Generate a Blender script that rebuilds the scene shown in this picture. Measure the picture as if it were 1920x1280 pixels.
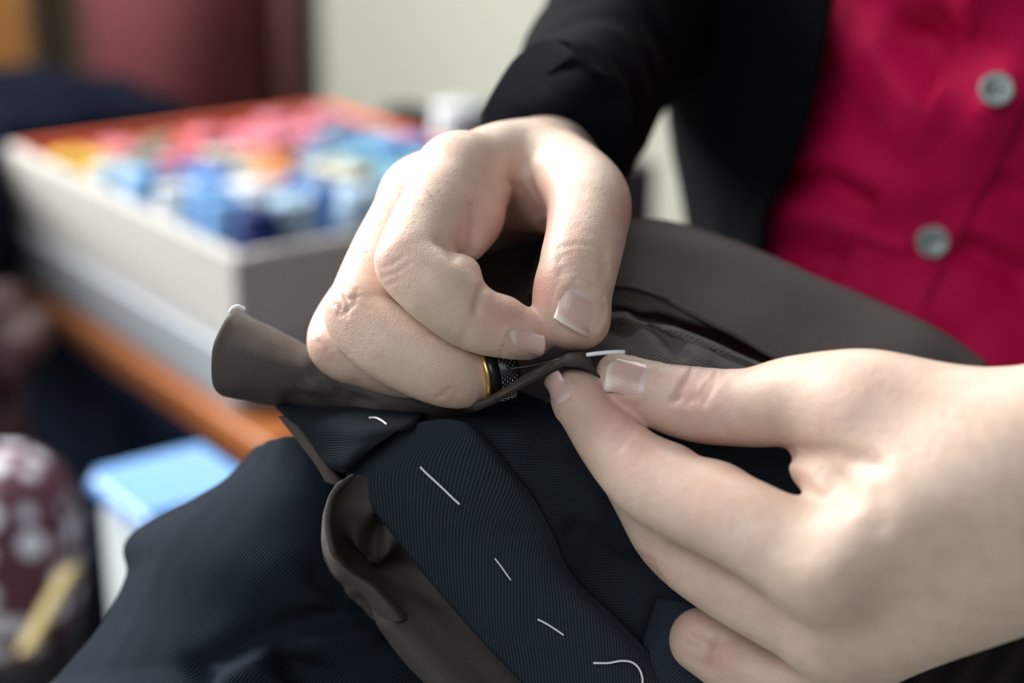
import bpy, bmesh, math, random
import numpy as np
from mathutils import Vector, Matrix
from mathutils.bvhtree import BVHTree
random.seed(7); rng = np.random.default_rng(5)
for _o in list(bpy.data.objects): bpy.data.objects.remove(_o)
S = bpy.context.scene

# ------------------------------------------------------------------ camera, world, lights
LENS = 60.0; F = LENS/36*1920; PITCH = math.radians(19.0); F0 = 457.0     # F0: focus distance in mm
CAM = np.array([0.0, 0.0, 1.10])
RT = np.array([1.0, 0, 0]); UP = np.array([0, math.sin(PITCH), math.cos(PITCH)]); FW = np.array([0, math.cos(PITCH), -math.sin(PITCH)])
cd = bpy.data.cameras.new('camera'); cam = bpy.data.objects.new('camera', cd); S.collection.objects.link(cam)
cam.location = CAM; cam.rotation_euler = (math.pi/2-PITCH, 0, 0)
cd.lens = LENS; cd.sensor_width = 36; cd.clip_start = 0.02; cd.clip_end = 50
cd.dof.use_dof = True; cd.dof.focus_distance = (F0-1)/1000; cd.dof.aperture_fstop = 5.0; cd.dof.aperture_blades = 0
S.camera = cam
S.view_settings.view_transform = 'Standard'; S.view_settings.look = 'None'; S.view_settings.gamma = 1
S.view_settings.use_curve_mapping = False; S.view_settings.exposure = 0.0
W = bpy.data.worlds.new('world'); S.world = W; W.use_nodes = True
W.node_tree.nodes['Background'].inputs[0].default_value = (0.88, 0.95, 1.0, 1); W.node_tree.nodes['Background'].inputs[1].default_value = 0.19

def area(name, loc, target, sx, sy, power, col):
    l = bpy.data.lights.new(name, 'AREA'); l.shape = 'RECTANGLE'; l.size = sx; l.size_y = sy; l.energy = power; l.color = col
    o = bpy.data.objects.new(name, l); S.collection.objects.link(o); o.location = loc
    o.rotation_euler = (Vector(target)-Vector(loc)).to_track_quat('-Z', 'Y').to_euler(); return o
area('window_light', (-1.4, 1.50, 1.85), (0.0, 0.45, 0.95), 1.2, 1.4, 130, (1.0, 0.975, 0.94))
area('front_fill_light', (-1.0, -1.3, 2.5), (0.05, 0.45, 0.9), 1.8, 1.2, 27, (0.95, 0.98, 1.0))  # added fill from above the camera side, shapes the hands; no known window
area('wall_fill_light', (0.0, 2.4, 2.7), (-0.1, 3.0, 0.4), 1.6, 0.5, 62, (1.0, 0.98, 0.93))  # added lamp that only brightens the back wall; no known ceiling fixture

# ------------------------------------------------------------------ helpers
def Q(px, py, off=0.0):                       # a point of the place: picture direction at its own distance (mm from focus)
    d = (F0+off)/1000
    return CAM + RT*(px-960)/F*d + UP*(640-py)/F*d + FW*d
def camspace(px, py, off):
    d = F0+off
    return np.array([(px-960)/F*d, (640-py)/F*d, d])
def to_world(V): return CAM + (V[:, 0:1]*RT + V[:, 1:2]*UP + V[:, 2:3]*FW)/1000
def RZ(px, py, z):
    v = RT*(px-960)/F + UP*(640-py)/F + FW
    return CAM + v*((z-CAM[2])/v[2])
def RY(px, py, y):
    v = RT*(px-960)/F + UP*(640-py)/F + FW
    return CAM + v*(y/v[1])

def W2P(p):
    v = np.array(p)-CAM; d = v@FW
    return (960+F*(v@RT)/d, 640-F*(v@UP)/d, d*1000-F0)

def nodes_of(name):
    m = bpy.data.materials.new(name); m.use_nodes = True
    return m, m.node_tree.nodes, m.node_tree.links, m.node_tree.nodes['Principled BSDF']
def plain(name, col, rough=0.6, var=0.08, scale=20, bump=0.0, metal=0.0, spec=0.5, sheen=0.0, coord='Object'):
    m, n, l, b = nodes_of(name)
    tc = n.new('ShaderNodeTexCoord'); no = n.new('ShaderNodeTexNoise'); no.inputs['Scale'].default_value = scale; no.inputs['Detail'].default_value = 4
    l.new(tc.outputs[coord], no.inputs['Vector'])
    mx = n.new('ShaderNodeMix'); mx.data_type = 'RGBA'
    mx.inputs['A'].default_value = (*[c*(1-var) for c in col], 1); mx.inputs['B'].default_value = (*[min(1, c*(1+var)) for c in col], 1)
    l.new(no.outputs['Fac'], mx.inputs['Factor']); l.new(mx.outputs['Result'], b.inputs['Base Color'])
    b.inputs['Roughness'].default_value = rough; b.inputs['Metallic'].default_value = metal; b.inputs['Specular IOR Level'].default_value = spec
    if sheen: b.inputs['Sheen Weight'].default_value = sheen; b.inputs['Sheen Roughness'].default_value = 0.4
    if bump:
        bp = n.new('ShaderNodeBump'); bp.inputs['Strength'].default_value = bump; bp.inputs['Distance'].default_value = 0.0006
        l.new(no.outputs['Fac'], bp.inputs['Height']); l.new(bp.outputs['Normal'], b.inputs['Normal'])
    return m
def twill(name, ca, cb, period=1.0, angle=35, rough=0.75, depth=0.00025, sheen=0.25, spec=0.3, grain=0.8):
    """woven cloth: UV is in millimetres; diagonal ribs in colour and relief"""
    m, n, l, b = nodes_of(name)
    tc = n.new('ShaderNodeTexCoord'); mp = n.new('ShaderNodeMapping'); mp.inputs['Rotation'].default_value = (0, 0, math.radians(angle))
    l.new(tc.outputs['UV'], mp.inputs['Vector'])
    wv = n.new('ShaderNodeTexWave'); wv.wave_type = 'BANDS'; wv.inputs['Scale'].default_value = 2*math.pi/20/period
    wv.inputs['Distortion'].default_value = 0.6; wv.inputs['Detail'].default_value = 2; wv.inputs['Detail Scale'].default_value = 2.0
    l.new(mp.outputs['Vector'], wv.inputs['Vector'])
    no = n.new('ShaderNodeTexNoise'); no.inputs['Scale'].default_value = 0.05; no.inputs['Detail'].default_value = 3
    l.new(tc.outputs['UV'], no.inputs['Vector'])
    mx = n.new('ShaderNodeMix'); mx.data_type = 'RGBA'; mx.inputs['A'].default_value = (*ca, 1); mx.inputs['B'].default_value = (*cb, 1)
    mt = n.new('ShaderNodeMath'); mt.operation = 'MULTIPLY_ADD'; mt.inputs[1].default_value = 0.7
    mt2 = n.new('ShaderNodeMath'); mt2.operation = 'MULTIPLY'; mt2.inputs[1].default_value = 0.3
    l.new(wv.outputs['Fac'], mt.inputs[0]); l.new(no.outputs['Fac'], mt2.inputs[0]); l.new(mt2.outputs[0], mt.inputs[2])
    l.new(mt.outputs[0], mx.inputs['Factor']); l.new(mx.outputs['Result'], b.inputs['Base Color'])
    gr = n.new('ShaderNodeTexNoise'); gr.inputs['Scale'].default_value = 0.9; gr.inputs['Detail'].default_value = 4; l.new(tc.outputs['UV'], gr.inputs['Vector'])
    sm = n.new('ShaderNodeMath'); sm.operation = 'MULTIPLY_ADD'; sm.inputs[1].default_value = grain; l.new(gr.outputs['Fac'], sm.inputs[0]); l.new(wv.outputs['Fac'], sm.inputs[2])
    bp = n.new('ShaderNodeBump'); bp.inputs['Strength'].default_value = 1.0; bp.inputs['Distance'].default_value = depth
    l.new(sm.outputs[0], bp.inputs['Height']); l.new(bp.outputs['Normal'], b.inputs['Normal'])
    b.inputs['Roughness'].default_value = rough; b.inputs['Specular IOR Level'].default_value = spec
    b.inputs['Sheen Weight'].default_value = sheen; b.inputs['Sheen Roughness'].default_value = 0.35
    return m

def tag(o, label=None, cat=None, group=None, kind=None):
    for k, v in (('label', label), ('category', cat), ('group', group), ('kind', kind)):
        if v: o[k] = v
    return o
def empty(name, loc, label=None, cat=None, group=None):
    o = bpy.data.objects.new(name, None); S.collection.objects.link(o); o.location = loc; o.empty_display_size = 0.02
    return tag(o, label, cat, group)
def link(name, me, mat, parent=None, smooth=True):
    o = bpy.data.objects.new(name, me); S.collection.objects.link(o)
    if mat is not None: me.materials.append(mat)
    if smooth:
        for p in me.polygons: p.use_smooth = True
    if parent is not None:
        bpy.context.view_layer.update()
        o.parent = parent; o.matrix_parent_inverse = parent.matrix_world.inverted()
    return o
def mesh_np(name, V, faces, uv=None):
    me = bpy.data.meshes.new(name); me.from_pydata([tuple(map(float, v)) for v in V], [], [tuple(int(i) for i in f) for f in faces])
    if uv is not None:
        ul = me.uv_layers.new(name='UVMap'); idx = np.zeros(len(me.loops), np.int32); me.loops.foreach_get('vertex_index', idx)
        ul.data.foreach_set('uv', np.asarray(uv, np.float32)[idx].ravel())
    me.update(); return me
def bm_obj(name, bm, mat, parent=None, smooth=False):
    me = bpy.data.meshes.new(name); bm.to_mesh(me); bm.free(); return link(name, me, mat, parent, smooth)

def cr(Pn, m):                                # Catmull-Rom through points, m samples, axis 0
    Pn = np.asarray(Pn, float); n = len(Pn); t = np.linspace(0, n-1, m); i = np.clip(t.astype(int), 0, n-2); u = (t-i)
    ext = np.concatenate([2*Pn[:1]-Pn[1:2], Pn, 2*Pn[-1:]-Pn[-2:-1]])
    p0, p1, p2, p3 = ext[i], ext[i+1], ext[i+2], ext[i+3]; u = u.reshape(-1, *([1]*(Pn.ndim-1)))
    return 0.5*((2*p1)+(-p0+p2)*u+(2*p0-5*p1+4*p2-p3)*u**2+(-p0+3*p1-3*p2+p3)*u**3)

def normals_of(V, Fq):
    a = V[Fq[:, 2]]-V[Fq[:, 0]]; b = V[Fq[:, 3]]-V[Fq[:, 1]]; fn = np.cross(a, b)
    N = np.zeros_like(V)
    for k in range(4): np.add.at(N, Fq[:, k], fn)
    return N/(np.linalg.norm(N, axis=1, keepdims=True)+1e-12)
def dist_poly(px, py, pts):
    best = np.full(px.shape, 1e9)
    for (x0, y0), (x1, y1) in zip(pts[:-1], pts[1:]):
        dx, dy = x1-x0, y1-y0; L = dx*dx+dy*dy+1e-9
        t = np.clip(((px-x0)*dx+(py-y0)*dy)/L, 0, 1)
        best = np.minimum(best, np.hypot(px-x0-t*dx, py-y0-t*dy))
    return best
def brush(V, N, pts, width, amount, drange=None):
    """sculpting stroke on the side facing the viewer; V in camera mm, width and amount in mm"""
    if len(pts) == 1: pts = [pts[0], (pts[0][0]+0.01, pts[0][1])]
    px = 960+F*V[:, 0]/V[:, 2]; py = 640-F*V[:, 1]/V[:, 2]
    d = dist_poly(px, py, pts)*V[:, 2]/F
    w = np.exp(-(d/width)**2)
    face = np.clip(-(N*V).sum(1)/np.linalg.norm(V, axis=1)*4+0.4, 0, 1)
    w = w*face
    if drange is not None: w = w*((V[:, 2] > F0+drange[0]) & (V[:, 2] < F0+drange[1]))
    V += N*(w*amount)[:, None]; return w

def patch(name, rows, mat, parent=None, res=1.6, thick=0.8, strokes=(), wrinkle=0.0, wscale=25.0, seed=0):
    """cloth sheet through a net of control points (px, py, off mm); returns object and camera-space tree"""
    G = np.array([[camspace(*p) for p in r] for r in rows])
    def ln(a): return np.linalg.norm(np.diff(a, axis=0), axis=-1).sum(0).mean()
    nv = max(8, min(220, int(ln(G)/res))); nu = max(8, min(220, int(ln(G.swapaxes(0, 1))/res)))
    H = cr(G, nv); H = cr(H.swapaxes(0, 1), nu).swapaxes(0, 1)
    idx = np.arange(nu*nv).reshape(nv, nu)
    Fq = np.stack([idx[:-1, :-1], idx[:-1, 1:], idx[1:, 1:], idx[1:, :-1]], -1).reshape(-1, 4)
    V = H.reshape(-1, 3); N = normals_of(V, Fq)
    if N[:, 2].mean() > 0: Fq = Fq[:, ::-1]; N = -N
    if wrinkle:
        r = np.random.default_rng(seed); w = np.zeros(len(V))
        for k in range(14):
            q = r.normal(size=3)/wscale*(0.6+k*0.12); w += np.sin(V@q*2*math.pi+r.uniform(0, 6.3))/(1+k*0.25)
        V = V+N*(w*wrinkle/3)[:, None]; N = normals_of(V, Fq)
    for s in strokes: brush(V, N, *s)
    du = np.zeros((nv, nu)); dv = np.zeros((nv, nu))
    du[:, 1:] = np.cumsum(np.linalg.norm(np.diff(H, axis=1), axis=-1).mean(0))[None]; dv[1:] = np.cumsum(np.linalg.norm(np.diff(H, axis=0), axis=-1).mean(1))[:, None]
    uv = np.stack([du.ravel(), dv.ravel()], -1)
    N = normals_of(V, Fq)
    B = V-N*thick; n = len(V)                    # back skin and rim give the sheet its thickness
    ring = np.concatenate([idx[0, :-1], idx[:-1, -1], idx[-1, :0:-1], idx[:0:-1, 0]])
    rq = np.stack([ring, np.roll(ring, -1), np.roll(ring, -1)+n, ring+n], -1)
    allF = np.concatenate([Fq, Fq[:, ::-1]+n, rq])
    VV = np.concatenate([V, B])
    me = mesh_np(name, to_world(VV), allF, np.concatenate([uv, uv])); 
    bm = bmesh.new(); bm.from_mesh(me); bmesh.ops.recalc_face_normals(bm, faces=bm.faces); bm.to_mesh(me); bm.free()
    o = link(name, me, mat, parent)
    return o, BVHTree.FromPolygons([tuple(v) for v in V], [tuple(int(i) for i in f) for f in Fq])
def hit(tree, px, py):
    v = Vector(((px-960)/F, (640-py)/F, 1.0)).normalized()
    r = tree.ray_cast(Vector((0, 0, 0)), v)
    return (np.array(r[0]), np.array(r[1])) if r[0] is not None else (None, None)
def loft(name, secs, mat, parent=None, nseg=32, n=None, caps=True, strokes=(), wrinkle=0.0, wscale=20.0, seed=1):
    """tube through sections (px, py, off mm, half height px, half depth mm)"""
    A = np.array(secs, float); n = n or 12*len(secs)
    A = cr(A, n)
    c = np.array([camspace(*a[:3]) for a in A]); t = np.gradient(c, axis=0); t /= np.linalg.norm(t, axis=1, keepdims=True)
    zz = np.array([0, 0, 1.0]); s = np.cross(zz, t); s /= np.linalg.norm(s, axis=1, keepdims=True); w = np.cross(t, s)
    ry = A[:, 3]*(F0+A[:, 2])/F; rz = A[:, 4]
    th = np.linspace(0, 2*math.pi, nseg, endpoint=False)
    V = (c[:, None]+s[:, None]*(np.cos(th)[None, :, None]*ry[:, None, None])+w[:, None]*(np.sin(th)[None, :, None]*rz[:, None, None]))
    idx = np.arange(n*nseg).reshape(n, nseg); nx = np.roll(idx, -1, 1)
    Fq = np.stack([idx[:-1], nx[:-1], nx[1:], idx[1:]], -1).reshape(-1, 4)
    Vf = V.reshape(-1, 3); N = normals_of(Vf, Fq)
    cc = np.repeat(c, nseg, 0)
    if ((Vf-cc)*N).sum() < 0: Fq = Fq[:, ::-1]; N = -N
    if wrinkle:
        r = np.random.default_rng(seed); wv = np.zeros(len(Vf))
        for k in range(12):
            q = r.normal(size=3)/wscale*(0.6+k*0.12); wv += np.sin(Vf@q*2*math.pi+r.uniform(0, 6.3))/(1+k*0.25)
        Vf = Vf+N*(wv*wrinkle/3)[:, None]; N = normals_of(Vf, Fq)
    for st in strokes: brush(Vf, N, *st)
    L = np.concatenate([[0], np.cumsum(np.linalg.norm(np.diff(c, axis=0), axis=1))])
    uv = np.stack([np.repeat(L, nseg), np.tile(th/(2*math.pi)*2*math.pi*ry.mean(), n)], -1)
    faces = [tuple(f) for f in Fq]
    if caps: faces += [tuple(idx[0][::-1]), tuple(idx[-1])]
    me = mesh_np(name, to_world(Vf), faces, uv)
    bm = bmesh.new(); bm.from_mesh(me); bmesh.ops.recalc_face_normals(bm, faces=bm.faces); bm.to_mesh(me); bm.free()
    o = link(name, me, mat, parent)
    return o, BVHTree.FromPolygons([tuple(v) for v in Vf], faces)
def strand(name, pts, rad, mat, parent=None, seg=8, taper=False):
    c = cr(np.array(pts, float), max(6, 5*len(pts))); t = np.gradient(c, axis=0); t /= np.linalg.norm(t, axis=1, keepdims=True)
    ref = np.array([0.3, 0.2, 0.93]); s = np.cross(t, ref); s /= np.linalg.norm(s, axis=1, keepdims=True); w = np.cross(t, s)
    th = np.linspace(0, 2*math.pi, seg, endpoint=False); n = len(c)
    rr = np.full(n, rad); 
    if taper: rr = rad*np.linspace(1, 0.15, n)
    V = (c[:, None]+(s[:, None]*np.cos(th)[None, :, None]+w[:, None]*np.sin(th)[None, :, None])*rr[:, None, None]).reshape(-1, 3)
    idx = np.arange(n*seg).reshape(n, seg); nx = np.roll(idx, -1, 1)
    faces = [tuple(f) for f in np.stack([idx[:-1], nx[:-1], nx[1:], idx[1:]], -1).reshape(-1, 4)]+[tuple(idx[0][::-1]), tuple(idx[-1])]
    return link(name, mesh_np(name, V, faces), mat, parent)
def box_bm(bm, o, ax, ay, az):                 # box from corner o and three edge vectors
    o, ax, ay, az = map(Vector, (o, ax, ay, az)); vs = [bm.verts.new(o+ax*i+ay*j+az*k) for k in (0, 1) for j in (0, 1) for i in (0, 1)]
    for f in ((0, 2, 3, 1), (4, 5, 7, 6), (0, 1, 5, 4), (1, 3, 7, 5), (3, 2, 6, 7), (2, 0, 4, 6)): bm.faces.new([vs[i] for i in f])
def box(name, o, ax, ay, az, mat, parent=None, bevel=0.0):
    bm = bmesh.new(); box_bm(bm, o, ax, ay, az); bmesh.ops.recalc_face_normals(bm, faces=bm.faces)
    if bevel: bmesh.ops.bevel(bm, geom=list(bm.edges), offset=bevel, segments=3, affect='EDGES')
    return bm_obj(name, bm, mat, parent, smooth=False)
def lathe_bm(prof, seg=28):
    bm = bmesh.new(); rings = []
    for r, z in prof: rings.append([bm.verts.new((r*math.cos(2*math.pi*k/seg), r*math.sin(2*math.pi*k/seg), z)) for k in range(seg)])
    for a, b in zip(rings[:-1], rings[1:]):
        for k in range(seg): bm.faces.new((a[k], a[(k+1) % seg], b[(k+1) % seg], b[k]))
    bm.faces.new(rings[0][::-1]); bm.faces.new(rings[-1]); return bm

# ------------------------------------------------------------------ implicit flesh: tapered chains, smooth unions, surface nets
def smin(a, b, k):
    h = np.clip(k-np.abs(a-b), 0, None)/k
    return np.minimum(a, b)-h*h*k*0.25
class Field:
    def __init__(s, lo, hi, vox):
        s.lo = np.array(lo, float); s.vox = vox; s.n = np.ceil((np.array(hi)-s.lo)/vox).astype(int)+1
        s.ax = [s.lo[i]+vox*np.arange(s.n[i]) for i in range(3)]
    def new(s): return np.full(s.n, 30.0, np.float32)
    def seg(s, f, a, b, ra, rb, k, pad=9.0):
        a, b = np.array(a), np.array(b); m = max(ra, rb)+pad
        i0 = np.clip(((np.minimum(a, b)-m-s.lo)/s.vox).astype(int), 0, s.n-1); i1 = np.clip(((np.maximum(a, b)+m-s.lo)/s.vox).astype(int)+2, 1, s.n)
        if (i1 <= i0).any(): return
        sl = tuple(slice(i0[i], i1[i]) for i in range(3))
        X = s.ax[0][sl[0]][:, None, None]; Y = s.ax[1][sl[1]][None, :, None]; Z = s.ax[2][sl[2]][None, None, :]
        ab = b-a; L = max((ab@ab), 1e-6)
        t = np.clip(((X-a[0])*ab[0]+(Y-a[1])*ab[1]+(Z-a[2])*ab[2])/L, 0, 1)
        d = np.sqrt((X-a[0]-t*ab[0])**2+(Y-a[1]-t*ab[1])**2+(Z-a[2]-t*ab[2])**2)-(ra+(rb-ra)*t)
        f[sl] = smin(f[sl], d.astype(np.float32), k)
    def chain(s, f, nodes, k=3.0, sub=10):
        """nodes (px, py, off, radius px): smooth path of tapered pieces"""
        A = np.array([[*camspace(*q[:3]), q[3]*(F0+q[2])/F] for q in nodes], float)
        if len(A) == 1: s.seg(f, A[0, :3], A[0, :3], A[0, 3], A[0, 3], k); return
        B = cr(A, (len(A)-1)*sub+1)
        g = s.new()
        for p, q in zip(B[:-1], B[1:]): s.seg(g, p[:3], q[:3], p[3], q[3], 0.02)
        np.copyto(f, smin(f, g, k))
    def mesh(s, f):
        f = f.copy(); sg = f < 0
        n = np.array(f.shape)-1
        acc = np.zeros((*n, 3), np.float32); cnt = np.zeros(n, np.float32)
        corners = [(i, j, k) for i in (0, 1) for j in (0, 1) for k in (0, 1)]
        def sub(a, c): return a[c[0]:c[0]+n[0], c[1]:c[1]+n[1], c[2]:c[2]+n[2]]
        for c in corners:
            for axn in range(3):
                if c[axn] == 0:
                    e = list(c); e[axn] = 1
                    fa, fb = sub(f, c), sub(f, e); x = (fa < 0) != (fb < 0)
                    w = np.nonzero(x); t = fa[w]/(fa[w]-fb[w])
                    p = np.tile(np.array(c, np.float32), (len(t), 1)); p[:, axn] += t
                    acc[w] += p; cnt[w] += 1
        act = cnt > 0; ids = np.full(n, -1, np.int64); ids[act] = np.arange(act.sum())
        ijk = np.argwhere(act); V = s.lo+s.vox*(ijk+acc[act]/cnt[act][:, None])
        quads = []
        for axn in range(3):
            u, v = (axn+1) % 3, (axn+2) % 3
            fa = np.take(sg, range(n[axn]), axn); fb = np.take(sg, range(1, n[axn]+1), axn)
            w = np.argwhere(fa != fb); w = w[(w[:, u] > 0) & (w[:, v] > 0) & (w[:, u] < n[u]) & (w[:, v] < n[v])]
            flip = fa[tuple(w.T)]
            def at(du, dv):
                q = w.copy(); q[:, u] -= du; q[:, v] -= dv; return ids[tuple(q.T)]
            q = np.stack([at(1, 1), at(0, 1), at(0, 0), at(1, 0)], -1); q[~flip] = q[~flip][:, ::-1]; quads.append(q)
        Fq = np.concatenate(quads); return V, Fq[(Fq >= 0).all(1)]
def relax(V, Fq, it=2, lam=0.5):
    for _ in range(it):
        A = np.zeros_like(V); c = np.zeros(len(V))
        for k in range(4):
            a, b = Fq[:, k], Fq[:, (k+1) % 4]
            np.add.at(A, a, V[b]); np.add.at(A, b, V[a]); np.add.at(c, a, 1); np.add.at(c, b, 1)
        V = V+lam*(A/np.maximum(c, 1)[:, None]-V)
    return V
# ------------------------------------------------------------------ the setting
WALLM = plain('wall_paint', (0.74, 0.75, 0.66), rough=0.9, var=0.03, scale=3)
FLOORM = plain('floor_tile', (0.27, 0.29, 0.26), rough=0.5, var=0.15, scale=6)
tag(box('floor', (-3.2, -1.5, -0.05), (6.4, 0, 0), (0, 5.2, 0), (0, 0, 0.05), FLOORM), 'grey green floor', kind='structure')
tag(box('wall_back', (-3.2, 3.6, 0), (6.4, 0, 0), (0, 0.1, 0), (0, 0, 2.8), WALLM), 'pale cream wall behind the work place', kind='structure')

# ------------------------------------------------------------------ table, spool box and its spools
WOOD = plain('table_wood', (0.32, 0.10, 0.022), rough=0.45, var=0.25, scale=9)
CREAM = plain('box_cream', (0.36, 0.355, 0.335), rough=0.55, var=0.05, scale=8)
GREYW = plain('box_grey', (0.27, 0.30, 0.335), rough=0.5, var=0.05, scale=8)
LINER = plain('box_liner', (0.50, 0.085, 0.026), rough=0.6, var=0.18, scale=14)
DARKM = plain('dark_lacquer', (0.012, 0.012, 0.02), rough=0.5, var=0.2)
ZT = 0.70; ZB = 0.803
A0 = RZ(440, 482, ZB); B0 = RZ(8, 272, ZB)
ua = (B0-A0); LA = np.linalg.norm(ua); ua /= LA; ub = np.array([-ua[1], ua[0], 0]); ub = ub if ub[1] > 0 and ub[0] > 0 else -ub
LB = 0.30; zz = np.array([0, 0, 1.0])
def at(s, t, z): return np.array([A0[0], A0[1], 0])+ua*s+ub*t+zz*z
table = empty('work_table', at(LA/2, 0.5, 0), 'orange brown wooden work table carrying the spool box', 'table')
box('table_top', at(-0.06, -0.014, ZT-0.032), ua*(LA+0.40), ub*0.47, zz*0.032, WOOD, table, 0.004)
for s_, t_ in ((-0.03, 0.03), (LA+0.27, 0.03), (-0.03, 0.38), (LA+0.27, 0.38)):
    box('leg', at(s_, t_, 0), ua*0.05, ub*0.05, zz*(ZT-0.032), WOOD, table, 0.003)
sbox = empty('spool_box', at(LA/2, LB/2, ZT), 'long cream box full of thread spools on the table', 'box')
T_ = 0.010
box('lower_tray', at(-0.006, -0.006, ZT+0.001), ua*(LA+0.012), ub*(LB+0.012), zz*0.040, GREYW, sbox, 0.003)
box('side_panel', at(0, 0, ZT+0.041), ua*LA, ub*T_, zz*(ZB-ZT-0.041), CREAM, sbox, 0.002)
box('side_panel', at(0, LB-T_, ZT+0.041), ua*LA, ub*T_, zz*(ZB-ZT-0.041), LINER, sbox, 0.002)
box('end_panel', at(0, T_, ZT+0.041), ua*T_, ub*(LB-2*T_), zz*(ZB-ZT-0.041), CREAM, sbox, 0.002)
box('end_panel', at(LA-T_, T_, ZT+0.041), ua*T_, ub*(LB-2*T_), zz*(ZB-ZT-0.041), LINER, sbox, 0.002)
box('liner', at(T_, T_, ZT+0.042), ua*(LA-2*T_), ub*(LB-2*T_), zz*0.004, LINER, sbox)
box('liner', at(LA-T_-0.003, T_, ZT+0.046), ua*0.0028, ub*(LB-2*T_), zz*(ZB-ZT-0.047), LINER, sbox)

COL = {'sky blue': (0.16, 0.38, 0.72), 'pale blue': (0.42, 0.60, 0.78), 'cornflower blue': (0.10, 0.24, 0.60), 'navy blue': (0.008, 0.03, 0.17), 'aqua': (0.20, 0.50, 0.58),
       'white': (0.72, 0.76, 0.80), 'cream': (0.62, 0.60, 0.48), 'lilac': (0.42, 0.34, 0.60), 'rose pink': (0.66, 0.20, 0.27), 'coral red': (0.62, 0.09, 0.08), 'dark red': (0.20, 0.012, 0.03),
       'yellow': (0.70, 0.44, 0.04), 'lime': (0.50, 0.56, 0.18), 'sage green': (0.19, 0.25, 0.18), 'teal green': (0.02, 0.22, 0.20), 'violet': (0.17, 0.05, 0.34), 'orange': (0.62, 0.20, 0.04), 'black': (0.01, 0.012, 0.012), 'steel blue': (0.11, 0.22, 0.36)}
TH = {}
for k_, c_ in COL.items():
    TH[k_] = twill('thread_'+k_.replace(' ', '_'), tuple(x*0.6 for x in c_), tuple(min(1, x*0.85) for x in c_), period=0.9, angle=90, rough=0.6, depth=0.0001, sheen=0.0, spec=0.2)
PLAST = plain('spool_plastic', (0.66, 0.72, 0.76), rough=0.35, var=0.05); PLASTB = plain('spool_plastic_blue', (0.20, 0.40, 0.66), rough=0.35, var=0.05)
PLASTS = {k_: plain('flange_'+k_.replace(' ', '_'), tuple(0.62*x+0.02*y for x, y in zip(c_, (0.6, 0.8, 1.0))), rough=0.6, var=0.08, spec=0.12) for k_, c_ in COL.items()}
R0, H0 = 0.0155, 0.052
def lathe_mesh(name, prof, seg=20):
    bm = lathe_bm(prof, seg); bmesh.ops.recalc_face_normals(bm, faces=bm.faces); me = bpy.data.meshes.new(name); bm.to_mesh(me); bm.free()
    uvl = me.uv_layers.new(name='UVMap')
    for lp in me.loops: v = me.vertices[lp.vertex_index].co; uvl.data[lp.index].uv = (math.atan2(v.y, v.x)*15, v.z*1000)
    for p in me.polygons: p.use_smooth = True
    return me
me_thread = lathe_mesh('thread', [(0.0001, 0.004), (0.010, 0.004), (R0-0.001, 0.006), (R0, 0.014), (R0, 0.038), (R0-0.001, 0.046), (0.010, 0.048), (0.0001, 0.048)])
me_fl = lathe_mesh('flange', [(0.004, 0.0), (R0-0.0005, 0.0), (R0+0.0006, 0.001), (R0+0.0004, 0.0022), (0.0115, 0.0034), (0.004, 0.0034)])
me_core = lathe_mesh('core', [(0.0042, -0.001), (0.0062, -0.001), (0.0062, 0.053), (0.0052, 0.0535), (0.0042, 0.0525)], 14)
me_thread.materials.append(None); me_fl.materials.append(None); me_core.materials.append(None)
def make_spool(colour, loc, label, group, plast, tilt=(0, 0, 0), sc=1.0):
    t = empty('thread_spool', loc, label, 'spool', group); t.rotation_euler = tilt; t.scale = (sc, sc, sc)
    for nm, me_, m_, z in (('thread', me_thread, TH[colour], 0), ('flange', me_fl, plast, 0.0005), ('flange', me_fl, plast, 0.0482), ('core', me_core, plast, 0)):
        o = bpy.data.objects.new(nm, me_); S.collection.objects.link(o); o.parent = t; o.location = (0, 0, z)
        o.material_slots[0].link = 'OBJECT'; o.material_slots[0].material = m_
    return t
rows = 7; cols = 9
ordinal = ['first', 'second', 'third', 'fourth', 'fifth', 'sixth', 'seventh', 'eighth', 'ninth', 'tenth', 'eleventh', 'twelfth', 'thirteenth', 'fourteenth']
rownames = ['row along cream side', 'second row behind cream side', 'third row behind cream side', 'middle row of box', 'third row before dark tray', 'second row before dark tray', 'row beside dark tray']
def pick(px, py):
    """colour by where the spool stands, as in the photograph's box"""
    table_ = [((150, 300), 'yellow'), ((130, 335), 'lime'), ((280, 265), 'sage green'), ((290, 305), 'teal green'), ((360, 270), 'coral red'), ((350, 295), 'rose pink'), ((430, 265), 'rose pink'), ((510, 250), 'rose pink'), ((220, 285), 'rose pink'),
              ((440, 300), 'cream'), ((400, 310), 'cornflower blue'), ((530, 300), 'orange'), ((470, 320), 'cream'), ((320, 375), 'dark red'), ((390, 385), 'sky blue'), ((485, 410), 'navy blue'), ((420, 430), 'cornflower blue'), ((575, 385), 'pale blue'),
              ((490, 345), 'white'), ((600, 300), 'steel blue'), ((650, 320), 'cream'), ((560, 330), 'cornflower blue'), ((700, 330), 'aqua'), ((300, 330), 'sky blue'), ((210, 335), 'sky blue'), ((250, 370), 'pale blue'), ((590, 420), 'aqua'), ((540, 440), 'pale blue'), ((640, 390), 'aqua'), ((230, 310), 'pale blue'), ((680, 385), 'pale blue'), ((190, 320), 'pale blue')]
    best = sorted(((px-a)**2+(1.6*(py-b))**2, c) for (a, b), c in table_)
    if best[0][0] < 40**2 or random.random() < 0.55: return best[0][1]
    return random.choice(['sky blue', 'pale blue', 'cornflower blue', 'aqua', 'pale blue', 'sky blue', 'white', 'steel blue'])
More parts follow.
